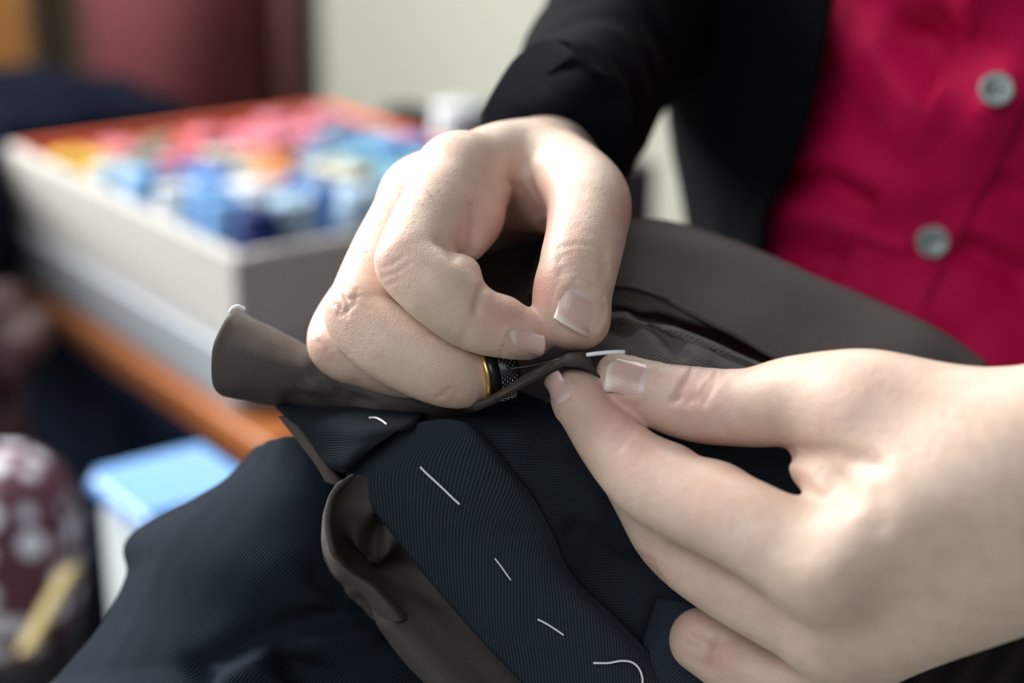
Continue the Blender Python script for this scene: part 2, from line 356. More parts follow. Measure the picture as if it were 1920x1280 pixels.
for r_ in range(rows):
    for c_ in range(cols):
        s_ = 0.032+c_*(LA-0.095)/(cols-1)+(r_ % 2)*0.012+random.uniform(-.003, .003); t_ = 0.034+r_*0.0365+random.uniform(-.003, .003)
        z_ = ZT+0.0475+random.choice([0, 0.0, 0.002, 0.005])+0.022*(1-s_/LA)+0.002
        p_ = at(s_, t_, z_); v_ = p_+zz*0.05-CAM; d_ = v_@FW; px_, py_ = 960+F*(v_@RT)/d_, 640-F*(v_@UP)/d_
        if px_ > 800: continue
        cn = pick(px_, py_)
        make_spool(cn, p_, '%s spool, %s from near end in %s' % (cn, ordinal[c_], rownames[r_]), 'thread spools in the cream box', PLASTS[cn], (random.uniform(-.12, .12), random.uniform(-.12, .12), 0))
# dark tray with a few big reels beside the box
dtray = empty('dark_tray', at(LA/2, 0.37, ZT), 'low dark tray of big reels beside the cream box', 'tray')
for s0_, t0_, z0_, ds_, dt_, dz_ in ((0.1, 0.312, 0.001, LA-0.1, 0.12, 0.045), (0.1, 0.312, 0.046, LA-0.1, 0.006, 0.04), (0.1, 0.426, 0.046, LA-0.1, 0.006, 0.04), (0.1, 0.318, 0.046, 0.006, 0.108, 0.04), (LA-0.006, 0.318, 0.046, 0.006, 0.108, 0.04)):
    box('tray_board', at(s0_, t0_, ZT+z0_), ua*ds_, ub*dt_, zz*dz_, DARKM, dtray, 0.001)
for cn, s_, t_, sc_ in (('white', 0.27, 0.352, 1.35), ('sage green', 0.25, 0.396, 1.2), ('black', 0.345, 0.345, 1.1), ('teal green', 0.31, 0.40, 1.1)):
    make_spool(cn, at(s_, t_, ZT+0.046), 'big %s reel standing in the dark tray' % cn, 'big reels in the dark tray', PLASTS[cn], sc=sc_)

# ------------------------------------------------------------------ chair, garments and boxes behind
MAROON = plain('maroon_leather', (0.13, 0.035, 0.043), rough=0.6, var=0.2, scale=5, bump=0.3, spec=0.25)
MAROON2 = plain('maroon_leather_dark', (0.062, 0.022, 0.022), rough=0.5, var=0.2, scale=5)
NAVY = plain('navy_cloth', (0.002, 0.003, 0.008), rough=0.9, var=0.3, scale=12, sheen=0.0, spec=0.02)
NAVY2 = plain('navy_denim', (0.004, 0.007, 0.016), rough=0.9, var=0.3, scale=12, sheen=0.0, spec=0.02)
def cushion(name, o, ax, ay, az, mat, parent, bev):
    bm = bmesh.new(); box_bm(bm, o, ax, ay, az); bmesh.ops.recalc_face_normals(bm, faces=bm.faces)
    bmesh.ops.bevel(bm, geom=list(bm.edges), offset=bev, segments=5, affect='EDGES'); return bm_obj(name, bm, mat, parent, True)
yc = 2.35
l0, r0 = RY(165, 240, yc), RY(535, 240, yc); top_ = 1.22
chair = empty('leather_chair', ((l0[0]+r0[0])/2, yc, 0), 'dark red leather chair standing behind the table', 'chair')
cushion('backrest', (l0[0], yc, 0.46), (r0[0]-l0[0], 0, 0), (0, 0.10, 0), (0, 0, top_-0.46), MAROON, chair, 0.025)
cushion('back_frame', (r0[0]-0.005, yc-0.03, 0.40), (RY(600, 240, yc)[0]-r0[0], 0, 0), (0, 0.16, 0), (0, 0, top_-0.40), MAROON2, chair, 0.02)
cushion('seat', (l0[0], yc-0.44, 0.36), (r0[0]-l0[0]+0.04, 0, 0), (0, 0.46, 0), (0, 0, 0.11), MAROON, chair, 0.03)
for dx in (0.03, r0[0]-l0[0]-0.03):
    for dy in (-0.40, 0.04): box('leg', (l0[0]+dx, yc+dy, 0), (0.035, 0, 0), (0, 0.035, 0), (0, 0, 0.37), DARKM, chair, 0.003)
# cabinet at the far left
BROWN = plain('cabinet_brown', (0.045, 0.030, 0.018), rough=0.5, var=0.2, scale=6); TAN = plain('cabinet_tan', (0.12, 0.085, 0.062), rough=0.6, var=0.1); ORANGE = plain('amber_cloth', (0.26, 0.11, 0.02), rough=0.8, var=0.2)
yk = 3.0; k0, k1, k2 = RY(-160, 0, yk)[0], RY(128, 0, yk)[0], RY(205, 0, yk)[0]
cab = empty('wooden_cabinet', ((k0+k2)/2, yk, 0), 'tall dark brown cabinet with a tan side post', 'cabinet')
box('body', (k0, yk, 0), (k1-k0, 0, 0), (0, 0.4, 0), (0, 0, 1.7), BROWN, cab, 0.004); box('side_post', (k1, yk-0.01, 0), (k2-k1, 0, 0), (0, 0.41, 0), (0, 0, 1.7), TAN, cab, 0.004)
box('door', (k0+0.02, yk-0.018, 0.08), ((k1-k0)-0.04, 0, 0), (0, 0.017, 0), (0, 0, 1.55), BROWN, cab, 0.003)
q_ = RY(0, 120, 2.7); tag(cushion('amber_bag', (q_[0]-0.10, 2.7, 0.0), (0.125, 0, 0), (0, 0.12, 0), (0, 0, 1.2), ORANGE, None, 0.03), 'amber cloth hanging by the dark cabinet at the far left', 'cloth')
# navy garment heaped behind the box
def relof(p): return float(((np.array(p)-CAM)@FW)*1000-F0)
heap = empty('folded_garment', Q(150, 240, 1030), 'dark navy garment heaped behind the spool box', 'garment')
patch('upper_fold', [[(-260, 150, 1110), (-100, 130, 1110), (60, 120, 1110), (200, 140, 1110), (320, 185, 1110), (360, 225, 1100)],
                     [(-260, 170, 1030), (-100, 150, 1030), (60, 142, 1030), (200, 165, 1030), (320, 205, 1040), (365, 232, 1060)],
                     [(-260, 215, 980), (-100, 205, 975), (60, 200, 975), (190, 212, 985), (300, 228, 1010), (350, 240, 1040)],
                     [(-260, 262, 950), (-100, 255, 945), (60, 252, 945), (180, 248, 965), (280, 246, 1000), (335, 244, 1030)],
                     [(-260, 330, 970), (-100, 300, 970), (40, 275, 975), (160, 262, 985), (260, 254, 1010), (320, 250, 1030)], [W2P(at(0.425, t_, 0.703)) for t_ in (-0.20, -0.09, 0.0, 0.06, 0.12, 0.17)]], NAVY, heap, res=8, thick=6, wrinkle=8, wscale=160)
patch('hanging_fold', [[(-220, 255, 940), (-120, 258, 930), (-40, 262, 925), (10, 268, 935), (30, 275, 970)], [(-220, 400, 910), (-120, 400, 690), (-40, 400, 690), (5, 400, 910), (22, 400, 950)],
                       [(-220, 560, 910), (-120, 560, 690), (-40, 560, 690), (0, 555, 910), (18, 550, 950)]], NAVY2, heap, res=8, thick=6, wrinkle=6, wscale=120)
# arm of a dark red armchair at the left edge
arm = empty('armchair', (-0.46, 1.10, 0), 'dark red armchair arm reaching in below the spool box', 'chair')
cushion('arm_pad', (-0.60, 1.04, 0.685), (0.275, 0, 0), (0, 0.12, 0), (0, 0, 0.066), MAROON2, arm, 0.02)
cushion('seat', (-0.62, 1.05, 0.36), (0.20, 0, 0), (0, 0.22, 0), (0, 0, 0.09), MAROON2, arm, 0.02)
cushion('arm_panel', (-0.59, 1.06, 0.30), (0.245, 0, 0), (0, 0.08, 0), (0, 0, 0.388), MAROON2, arm, 0.008)
for dx in (0.0, 0.16):
    for dy in (0.0, 0.15): box('leg', (-0.61+dx, 1.07+dy, 0), (0.03, 0, 0), (0, 0.03, 0), (0, 0, 0.37), DARKM, arm, 0.002)
# navy cloth hanging in front of the table legs
hang = empty('hanging_cloth', at(LA/2, -0.01, 0.2), 'dark navy cloth hanging below the front edge of the table', 'cloth')
patch('cloth', [[W2P(at(s_, -0.022+0.008*math.sin(s_*70)*(1-z_/0.7), z_)) for s_ in np.linspace(-0.06, LA+0.11, 14)] for z_ in (0.682, 0.55, 0.4, 0.25, 0.12)], NAVY2, hang, res=10, thick=4)
# blue lidded tub
BLUE = plain('tub_blue', (0.12, 0.28, 0.58), rough=0.35, var=0.06); TUBW = plain('tub_white', (0.55, 0.60, 0.64), rough=0.4, var=0.05)
zt_ = 0.702; tub_s, tub_t = -0.118, -0.122
tub = empty('plastic_tub', at(tub_s+0.05, tub_t+0.045, zt_-0.12), 'pale tub with a light blue lid beside the table edge', 'tub')
box('lid', at(tub_s, tub_t, zt_-0.016), ua*0.085, ub*0.078, zz*0.016, BLUE, tub, 0.005)
box('tub_body', at(tub_s+0.005, tub_t+0.005, zt_-0.12), ua*0.075, ub*0.068, zz*0.104, TUBW, tub, 0.006)
stand = empty('low_stand', at(tub_s+0.05, tub_t+0.045, 0), 'slim stand carrying the blue lidded tub', 'stand')
box('stand_top', at(tub_s-0.004, tub_t-0.004, zt_-0.141), ua*0.093, ub*0.086, zz*0.02, TUBW, stand, 0.003)
for a_, b_ in ((0, 0), (1, 0), (0, 1), (1, 1)): box('leg', at(tub_s+0.07*a_, tub_t+0.06*b_, 0), ua*0.012, ub*0.012, zz*(zt_-0.142), DARKM, stand)
# patterned cushion with a yellow strip at the lower left
def dotted():
    m, n, l, b = nodes_of('dotted_print'); tc = n.new('ShaderNodeTexCoord'); vo = n.new('ShaderNodeTexVoronoi'); vo.inputs['Scale'].default_value = 46; vo.inputs['Randomness'].default_value = 0.35
    l.new(tc.outputs['Object'], vo.inputs['Vector']); r = n.new('ShaderNodeValToRGB'); r.color_ramp.elements[0].position = 0.30; r.color_ramp.elements[0].color = (0.62, 0.62, 0.72, 1); r.color_ramp.elements[1].position = 0.46; r.color_ramp.elements[1].color = (0.075, 0.018, 0.032, 1)
    l.new(vo.outputs['Distance'], r.inputs[0]); l.new(r.outputs[0], b.inputs['Base Color']); b.inputs['Roughness'].default_value = 0.8; return m
def pillow(name, centre, ax, ay, az, mat, parent, e=0.7):
    V_, n_, m_ = [], 40, 24
    sg = lambda x, p: math.copysign(abs(x)**p, x)
    for j in range(m_+1):
        ph = -math.pi/2+math.pi*j/m_
        for i in range(n_):
            t = 2*math.pi*i/n_; V_.append(np.array(centre)+np.array(ax)*sg(math.cos(t), e)*sg(math.cos(ph), e)+np.array(ay)*sg(math.sin(t), e)*sg(math.cos(ph), e)+np.array(az)*sg(math.sin(ph), 0.9))
    fs = [(j*n_+i, j*n_+(i+1) % n_, (j+1)*n_+(i+1) % n_, (j+1)*n_+i) for j in range(m_) for i in range(n_)]
    me_ = mesh_np(name, V_, fs); bm = bmesh.new(); bm.from_mesh(me_); bmesh.ops.remove_doubles(bm, verts=bm.verts, dist=1e-5); bmesh.ops.recalc_face_normals(bm, faces=bm.faces); bm.to_mesh(me_); bm.free()
    return link(name, me_, mat, parent)
YEL = plain('yellow_wood', (0.34, 0.26, 0.075), rough=0.5, var=0.15)
pc = Q(-10, 1040, 640)
seat2 = empty('dotted_stool', (pc[0], pc[1], 0), 'stool with a maroon cushion printed with white dots', 'stool')
pillow('cushion', pc, RT*0.056, UP*0.072, FW*0.05, dotted(), seat2, 0.8)
box('trim_strip', Q(22, 1232, 560), (Q(112, 1068, 590)-Q(22, 1232, 560)), RT*0.0115+UP*0.003, FW*0.012, YEL, seat2, 0.002)
cushion('stool_base', Q(-160, 1300, 640), RT*0.105, UP*0.08, FW*0.08, DARKM, seat2, 0.01)
g_ = Q(-40, 1300, 660); box('leg', (g_[0]-0.02, g_[1], 0), (0.04, 0, 0), (0, 0.04, 0), (0, 0, g_[2]), DARKM, seat2)
# ------------------------------------------------------------------ the garment being sewn
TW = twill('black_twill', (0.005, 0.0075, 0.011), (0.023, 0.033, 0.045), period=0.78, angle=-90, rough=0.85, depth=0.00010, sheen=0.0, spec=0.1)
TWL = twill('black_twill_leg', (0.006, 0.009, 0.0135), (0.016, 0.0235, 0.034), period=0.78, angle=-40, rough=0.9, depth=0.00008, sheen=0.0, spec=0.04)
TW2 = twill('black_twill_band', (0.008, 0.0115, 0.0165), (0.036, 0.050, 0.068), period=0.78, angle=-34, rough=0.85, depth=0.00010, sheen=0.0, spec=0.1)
SATIN = twill('brown_satin', (0.064, 0.053, 0.048), (0.084, 0.071, 0.064), period=0.4, angle=40, rough=0.7, depth=0.00004, sheen=0.0, spec=0.3, grain=4.0)
RIB = twill('brown_ribbed_lining', (0.045, 0.038, 0.039), (0.155, 0.135, 0.135), period=0.75, angle=-63, rough=0.7, depth=0.0001, sheen=0.0, spec=0.4)
STRIPE = twill('striped_lining', (0.004, 0.004, 0.004), (0.030, 0.022, 0.018), period=9.0, angle=-40, rough=0.8, depth=0.00002, sheen=0.0)
WHITE = plain('white_thread', (0.85, 0.86, 0.90), rough=0.7, var=0.05)
gar = empty('trousers', Q(800, 1000, 20), 'black twill trousers with brown lining being hand sewn', 'garment')
_, t1 = patch('trouser_front', [
    [(560, 730, 22), (760, 730, 22), (900, 735, 22), (1050, 740, 22), (1200, 760, 22), (1400, 800, 22), (1650, 850, 26), (1980, 900, 40)],
    [(590, 800, 34), (760, 800, 22), (900, 805, 13), (1050, 815, 13), (1200, 835, 16), (1400, 870, 18), (1650, 930, 22), (1980, 980, 36)],
    [(640, 920, 42), (790, 920, 26), (930, 915, 12), (1060, 915, 10), (1200, 930, 14), (1400, 970, 16), (1650, 1020, 20), (1980, 1060, 34)],
    [(720, 1040, 48), (860, 1030, 30), (980, 1020, 12), (1090, 1010, 13), (1220, 1020, 15), (1420, 1060, 16), (1650, 1110, 20), (1980, 1150, 34)],
    [(800, 1160, 44), (930, 1150, 26), (1040, 1140, 12), (1140, 1120, 16), (1260, 1130, 15), (1440, 1160, 14), (1660, 1200, 20), (1980, 1240, 32)],
    [(880, 1270, 20), (1000, 1260, 14), (1100, 1250, 10), (1190, 1240, 12), (1290, 1240, 12), (1450, 1260, 14), (1670, 1290, 20), (1980, 1320, 32)],
    [(950, 1400, 18), (1070, 1400, 12), (1160, 1400, 8), (1250, 1400, 10), (1340, 1400, 12), (1480, 1400, 14), (1680, 1400, 20), (1980, 1420, 30)],
    [(1020, 1640, 60), (1140, 1640, 56), (1230, 1640, 54), (1320, 1640, 54), (1400, 1640, 56), (1540, 1640, 60), (1720, 1640, 66), (1980, 1640, 76)]],
    TW, gar, res=1.5, thick=0.9, wrinkle=0.9, wscale=60, seed=3, strokes=[([(1080, 1000), (1160, 1060), (1240, 1070)], 4, -3), ([(960, 820), (1050, 870), (1120, 960)], 5, 1.2), ([(1240, 1130), (1190, 1280)], 2.2, -2.0), ([(1010, 840), (1090, 850)], 4, -1.5)])
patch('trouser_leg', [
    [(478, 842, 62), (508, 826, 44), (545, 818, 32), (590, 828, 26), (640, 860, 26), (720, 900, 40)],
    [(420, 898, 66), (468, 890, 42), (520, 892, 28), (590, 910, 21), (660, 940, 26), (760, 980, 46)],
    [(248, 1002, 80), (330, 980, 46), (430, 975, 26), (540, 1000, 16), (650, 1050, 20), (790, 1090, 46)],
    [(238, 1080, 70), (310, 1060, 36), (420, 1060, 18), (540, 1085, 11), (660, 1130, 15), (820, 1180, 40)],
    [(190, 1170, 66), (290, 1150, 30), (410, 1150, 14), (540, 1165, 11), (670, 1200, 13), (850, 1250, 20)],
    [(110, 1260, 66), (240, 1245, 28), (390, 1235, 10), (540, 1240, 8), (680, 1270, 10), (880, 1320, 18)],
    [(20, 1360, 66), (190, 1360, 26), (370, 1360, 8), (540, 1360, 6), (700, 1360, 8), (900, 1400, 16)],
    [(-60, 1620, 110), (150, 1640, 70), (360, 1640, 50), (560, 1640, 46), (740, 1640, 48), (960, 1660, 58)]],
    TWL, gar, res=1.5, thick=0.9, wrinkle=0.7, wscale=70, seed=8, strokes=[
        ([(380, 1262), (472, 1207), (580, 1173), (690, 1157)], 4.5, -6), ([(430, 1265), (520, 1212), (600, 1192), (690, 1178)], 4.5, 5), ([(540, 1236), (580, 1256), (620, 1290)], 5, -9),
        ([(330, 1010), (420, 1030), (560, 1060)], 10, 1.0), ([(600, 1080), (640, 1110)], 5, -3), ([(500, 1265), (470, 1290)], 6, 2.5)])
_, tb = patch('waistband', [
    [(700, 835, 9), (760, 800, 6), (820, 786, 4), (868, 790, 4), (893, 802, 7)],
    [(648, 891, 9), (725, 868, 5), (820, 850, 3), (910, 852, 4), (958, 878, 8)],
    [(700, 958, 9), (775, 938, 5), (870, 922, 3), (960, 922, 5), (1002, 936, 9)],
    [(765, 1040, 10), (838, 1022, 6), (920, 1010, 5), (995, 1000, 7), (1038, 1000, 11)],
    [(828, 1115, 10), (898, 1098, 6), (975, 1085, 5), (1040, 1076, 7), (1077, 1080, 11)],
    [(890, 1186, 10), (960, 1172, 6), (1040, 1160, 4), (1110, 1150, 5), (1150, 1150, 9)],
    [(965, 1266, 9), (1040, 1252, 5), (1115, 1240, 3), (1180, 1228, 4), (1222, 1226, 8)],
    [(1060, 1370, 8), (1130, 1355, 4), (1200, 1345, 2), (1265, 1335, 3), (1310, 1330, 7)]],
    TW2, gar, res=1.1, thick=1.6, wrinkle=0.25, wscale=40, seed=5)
_, tf = patch('pocket_flap', [
    [(500, 735, 34), (580, 742, 32), (680, 750, 30), (800, 768, 26)],
    [(546, 786, 15), (618, 792, 9), (690, 793, 5), (778, 788, 4)],
    [(590, 842, 11), (625, 842, 5), (668, 836, 1), (722, 822, 1)],
    [(608, 868, 9), (628, 872, 4), (652, 868, 1), (680, 856, 2)],
    [(634, 888, 8), (640, 889, 6), (645, 888, 5), (651, 884, 5)]],
    TW, gar, res=1.0, thick=1.8, wrinkle=0.25, wscale=30, seed=6, strokes=[([(560, 800), (605, 855), (638, 886)], 1.6, -0.8)])
patch('lining_strip', [[(522, 782, 24), (545, 785, 17), (570, 795, 16)], [(560, 830, 20), (580, 832, 13), (605, 848, 14)], [(592, 872, 18), (610, 874, 11), (640, 895, 13)], [(612, 905, 18), (640, 915, 12), (665, 925, 14)]], SATIN, gar, res=1.0, thick=0.7)
patch('lining_loop', [
    [(648, 900, 7), (664, 893, 4), (684, 893, 6), (702, 905, 8), (722, 922, 10), (770, 955, 14)],
    [(628, 932, 7), (648, 926, 7), (678, 930, 8), (708, 940, 9), (740, 958, 12), (810, 1005, 15)],
    [(620, 975, 8), (640, 972, 9), (672, 978, 11), (706, 985, 12), (745, 1000, 16), (840, 1055, 18)],
    [(630, 1030, 12), (650, 1030, 18), (690, 1035, 26), (730, 1042, 28), (775, 1060, 26), (865, 1095, 20)],
    [(655, 1078, 10), (680, 1078, 16), (722, 1085, 24), (765, 1095, 24), (810, 1112, 22), (895, 1135, 18)],
    [(690, 1122, 6), (716, 1120, 8), (752, 1130, 12), (795, 1142, 14), (845, 1160, 15), (925, 1185, 15)],
    [(712, 1180, 6), (735, 1172, 3), (775, 1182, 4), (820, 1196, 7), (875, 1212, 10), (965, 1245, 14)],
    [(760, 1244, 7), (784, 1236, 2), (825, 1245, 2), (872, 1258, 5), (925, 1275, 9), (1025, 1315, 13)],
    [(860, 1345, 8), (884, 1340, 3), (925, 1345, 2), (970, 1355, 5), (1015, 1370, 9), (1095, 1400, 13)]],
    SATIN, gar, res=0.9, thick=0.7, wrinkle=0.3, wscale=35, seed=9, strokes=[([(664, 1000), (690, 1028), (712, 1030), (730, 1012)], 2.2, 5.0), ([(706, 1005), (716, 985)], 2.6, -5), ([(690, 1115), (730, 1170)], 2.5, 1.0)])
patch('lining_facing', [
    [(646, 899, 9), (652, 893, 5), (660, 889, 2), (668, 891, 4)],
    [(618, 928, 11), (620, 922, 4), (626, 920, 0), (634, 924, 3)],
    [(603, 975, 12), (606, 972, 4), (613, 972, -1), (622, 975, 3)],
    [(604, 1030, 13), (611, 1032, 4), (624, 1035, -1), (636, 1037, 3)],
    [(618, 1072, 13), (632, 1074, 4), (652, 1072, -1), (664, 1070, 3)],
    [(646, 1104, 12), (666, 1106, 4), (690, 1098, -1), (702, 1094, 3)],
    [(668, 1134, 11), (696, 1142, 4), (722, 1128, 0), (736, 1122, 5)],
    [(692, 1168, 11), (722, 1176, 5), (750, 1165, 3), (768, 1160, 8)]],
    SATIN, gar, res=0.8, thick=0.7, wrinkle=0.25, wscale=25, seed=17, strokes=[([(672, 1125), (690, 1150), (700, 1170)], 1.6, -1.2), ([(655, 1110), (668, 1130)], 1.5, 0.7)])
patch('ribbed_lining', [
    [(800, 380, 120), (900, 380, 118), (1000, 385, 118), (1120, 400, 130), (1260, 430, 130), (1420, 480, 130), (1590, 565, 132)],
    [(820, 470, 92), (900, 470, 90), (1000, 470, 94), (1120, 480, 115), (1270, 510, 116), (1430, 570, 108), (1600, 655, 110)],
    [(840, 560, 66), (910, 560, 62), (1000, 555, 62), (1120, 560, 84), (1276, 600, 78), (1440, 668, 66), (1610, 753, 68)],
    [(860, 630, 46), (930, 622, 42), (1010, 608, 38), (1130, 585, 32), (1285, 622, 26), (1450, 692, 22), (1620, 777, 24)],
    [(868, 655, 40), (940, 648, 36), (1018, 636, 32), (1138, 615, 25), (1290, 645, 20), (1455, 708, 18), (1625, 793, 20)],
    [(880, 700, 28), (950, 695, 24), (1030, 685, 20), (1150, 675, 14), (1300, 690, 13), (1460, 730, 15), (1630, 815, 17)],
    [(890, 770, 28), (960, 770, 24), (1040, 765, 20), (1170, 750, 18), (1310, 760, 18), (1470, 790, 20), (1640, 875, 22)]],
    RIB, gar, res=1.2, thick=0.8, wrinkle=0.8, wscale=40, seed=12, strokes=[([(1195, 590), (1245, 630), (1280, 665)], 2.0, -1.8), ([(1180, 590), (1225, 640)], 3, 1.2), ([(1235, 600), (1280, 640), (1320, 675)], 3, 1.2)])
patch('lining_band', [
    [(1010, 470, 100), (1110, 425, 92), (1200, 408, 92), (1300, 424, 95), (1450, 480, 95), (1620, 555, 95), (1750, 612, 92), (1850, 680, 90)],
    [(1005, 478, 76), (1110, 430, 70), (1200, 413, 70), (1300, 430, 72), (1450, 487, 72), (1620, 562, 70), (1750, 620, 66), (1850, 690, 60)],
    [(1000, 495, 66), (1110, 450, 60), (1205, 436, 58), (1310, 458, 58), (1450, 514, 58), (1615, 588, 56), (1735, 645, 52), (1820, 710, 50)],
    [(995, 520, 56), (1110, 490, 50), (1210, 488, 46), (1320, 530, 44), (1445, 588, 42), (1590, 655, 40), (1700, 710, 38), (1790, 770, 38)],
    [(990, 545, 46), (1110, 530, 40), (1205, 534, 35), (1320, 588, 31), (1440, 650, 29), (1560, 715, 28), (1660, 770, 28), (1740, 830, 28)],
    [(988, 552, 46), (1110, 541, 40), (1203, 547, 34), (1322, 602, 30), (1440, 665, 28), (1550, 730, 28), (1640, 790, 28), (1720, 850, 28)],
    [(990, 554, 60), (1110, 544, 56), (1205, 550, 50), (1325, 606, 46), (1442, 668, 44), (1552, 732, 44), (1642, 792, 44), (1722, 852, 44)]],
    SATIN, gar, res=1.5, thick=0.8, wrinkle=0.5, wscale=70, seed=13)
top_ = [(437, 578), (505, 612), (570, 645), (640, 680), (720, 715), (800, 735), (860, 748), (905, 744), (945, 723), (985, 700), (1030, 676), (1065, 661), (1098, 661), (1118, 690)]
bot_ = [(425, 742), (500, 758), (570, 770), (640, 779), (720, 783), (800, 784), (866, 778), (915, 762), (955, 741), (1000, 718), (1035, 694), (1068, 688), (1100, 697), (1128, 720)]
offs_ = [21, 23, 25, 27, 26, 22, 14, 5, -1, -4, -4, -5, -5, -3]; fat_ = [10, 11, 10, 9, 8, 8, 7, 7, 7, 6, 5, 5, 4, 2]
lft = [(437, 578), (416, 608), (400, 645), (393, 690), (404, 728), (425, 742)]
rows_ = []
for k, (w, dz) in enumerate(((0.0, 1.6), (0.0, 0.75), (0.03, 0.1), (0.16, -0.55), (0.42, -1.0), (0.72, -0.85), (0.93, -0.35), (1.0, 0.2), (0.98, 0.9), (0.9, 1.6))):
    row = []
    for c in range(len(top_)):
        x = top_[c][0]*(1-w)+bot_[c][0]*w; y = top_[c][1]*(1-w)+bot_[c][1]*w
        if c == 0:
            l_ = cr(np.array(lft, float), 41)[int(round(w*40))]; x, y = l_
        row.append((x, y, offs_[c]+dz*fat_[c]))
    rows_.append(row)
_, troll = patch('lining_roll', rows_, SATIN, gar, res=0.8, thick=0.7, wrinkle=0.55, wscale=30, seed=21, strokes=[([(540, 752), (600, 745), (660, 762)], 2.4, -1.6), ([(590, 725), (640, 752), (700, 772)], 2.2, 1.2), ([(640, 735), (690, 758)], 2, -1.4), ([(560, 720), (590, 700)], 2.5, -0.8), ([(440, 620), (540, 680)], 5, -0.8), ([(895, 762), (980, 716), (1045, 682)], 1.3, 0.6), ([(905, 752), (990, 706)], 1.3, -0.6), ([(1066, 662), (1072, 686)], 2, 0.6)])
_, tp_ = patch('seam_allowance', [[(1230, 1120, 16), (1260, 1125, 10), (1300, 1135, 8), (1360, 1150, 10)], [(1205, 1200, 12), (1240, 1205, 7), (1290, 1215, 6), (1360, 1230, 8)], [(1180, 1290, 8), (1220, 1290, 5), (1280, 1300, 4), (1360, 1310, 6)], [(1150, 1400, 6), (1200, 1400, 3), (1260, 1400, 2), (1350, 1400, 5)]], TW2, gar, res=1.3, thick=1.2)
patch('striped_panel', [[(1350, 1120, 12), (1550, 1100, 12), (1750, 1080, 16), (1980, 1060, 24)], [(1380, 1220, 8), (1560, 1200, 8), (1760, 1180, 12), (1980, 1160, 20)], [(1380, 1310, 4), (1570, 1310, 4), (1770, 1300, 8), (1980, 1290, 16)], [(1380, 1420, 2), (1580, 1420, 2), (1780, 1420, 6), (1980, 1420, 14)], [(1420, 1650, 48), (1600, 1650, 48), (1790, 1650, 54), (1980, 1650, 62)]], STRIPE, gar, res=2, thick=0.8, wrinkle=1.0, wscale=50)
# basting stitches
def stitch(pts, tree, label, rad=0.00032, lift=0.5, name='basting_stitch'):
    w_ = []
    for x, y in pts:
        c, n_ = hit(tree, x, y); w_.append(to_world((c+np.array([0, 0, -lift]))[None])[0])
    o = strand(name, w_, rad, WHITE, gar); o['label'] = label; return o
stitch([(788, 875), (800, 887), (825, 910), (850, 934), (862, 945)], tb, 'longest white basting stitch on the waistband')
stitch([(928, 1046), (938, 1059), (948, 1073), (958, 1087)], tb, 'short white basting stitch in the middle of the waistband', 0.00022)
stitch([(1008, 1160), (1022, 1167), (1040, 1178), (1057, 1190)], tb, 'white basting stitch low on the waistband', 0.00026)
stitch([(692, 783), (705, 783), (716, 788), (725, 795)], tf, 'small curved white stitch under the brown roll', 0.0003)
stitch([(1112, 1241), (1140, 1241), (1165, 1237), (1185, 1240), (1198, 1252), (1204, 1270), (1203, 1290)], tb, 'loose curling white thread end at the bottom', 0.0003, 1.2, 'thread_end')
strand('basting_stitch', [Q(1100, 665, -9), Q(1124, 662, -10), Q(1150, 660, -10), Q(1171, 660, -9)], 0.00055, WHITE, gar)['label'] = 'white stitch standing above the left thumbnail'
strand('basting_stitch', [Q(432, 584, 8), Q(438, 577, 6), Q(448, 575, 6), Q(458, 580, 7)], 0.0006, WHITE, gar)['label'] = 'white stitch at the far end of the brown roll'
# ------------------------------------------------------------------ the person: one body mesh (hands, arms, trunk)
def skin_material():
    m, n, l, b = nodes_of('skin')
    tc = n.new('ShaderNodeTexCoord')
    at = n.new('ShaderNodeVertexColor'); at.layer_name = 'flush'
    no = n.new('ShaderNodeTexNoise'); no.inputs['Scale'].default_value = 170; no.inputs['Detail'].default_value = 6; l.new(tc.outputs['Object'], no.inputs['Vector'])
    base = n.new('ShaderNodeMix'); base.data_type = 'RGBA'; base.inputs['A'].default_value = (0.57, 0.405, 0.315, 1); base.inputs['B'].default_value = (0.76, 0.60, 0.495, 1)
    l.new(no.outputs['Fac'], base.inputs['Factor'])
    red = n.new('ShaderNodeMix'); red.data_type = 'RGBA'; red.inputs['B'].default_value = (0.60, 0.29, 0.245, 1)
    l.new(at.outputs['Color'], red.inputs['Factor']); l.new(base.outputs['Result'], red.inputs['A'])
    l.new(red.outputs['Result'], b.inputs['Base Color'])
    b.inputs['Subsurface Weight'].default_value = 0.28; b.inputs['Subsurface Radius'].default_value = (1.0, 0.4, 0.2); b.inputs['Subsurface Scale'].default_value = 0.0035
    b.inputs['Roughness'].default_value = 0.44; b.inputs['Specular IOR Level'].default_value = 0.42
    vo = n.new('ShaderNodeTexVoronoi'); vo.feature = 'DISTANCE_TO_EDGE'; vo.inputs['Scale'].default_value = 1300; l.new(tc.outputs['Object'], vo.inputs['Vector'])
    n2 = n.new('ShaderNodeTexNoise'); n2.inputs['Scale'].default_value = 420; n2.inputs['Detail'].default_value = 3; l.new(tc.outputs['Object'], n2.inputs['Vector'])
    ad = n.new('ShaderNodeMath'); ad.operation = 'MULTIPLY_ADD'; ad.inputs[1].default_value = 0.8; l.new(vo.outputs['Distance'], ad.inputs[0]); l.new(n2.outputs['Fac'], ad.inputs[2])
    bp = n.new('ShaderNodeBump'); bp.inputs['Strength'].default_value = 0.55; bp.inputs['Distance'].default_value = 0.00030
    l.new(ad.outputs[0], bp.inputs['Height']); l.new(bp.outputs['Normal'], b.inputs['Normal'])
    return m
SKIN = skin_material()
person = empty('person', Q(1700, 700, 170), 'person in a black jacket and crimson shirt sewing with both hands', 'person')

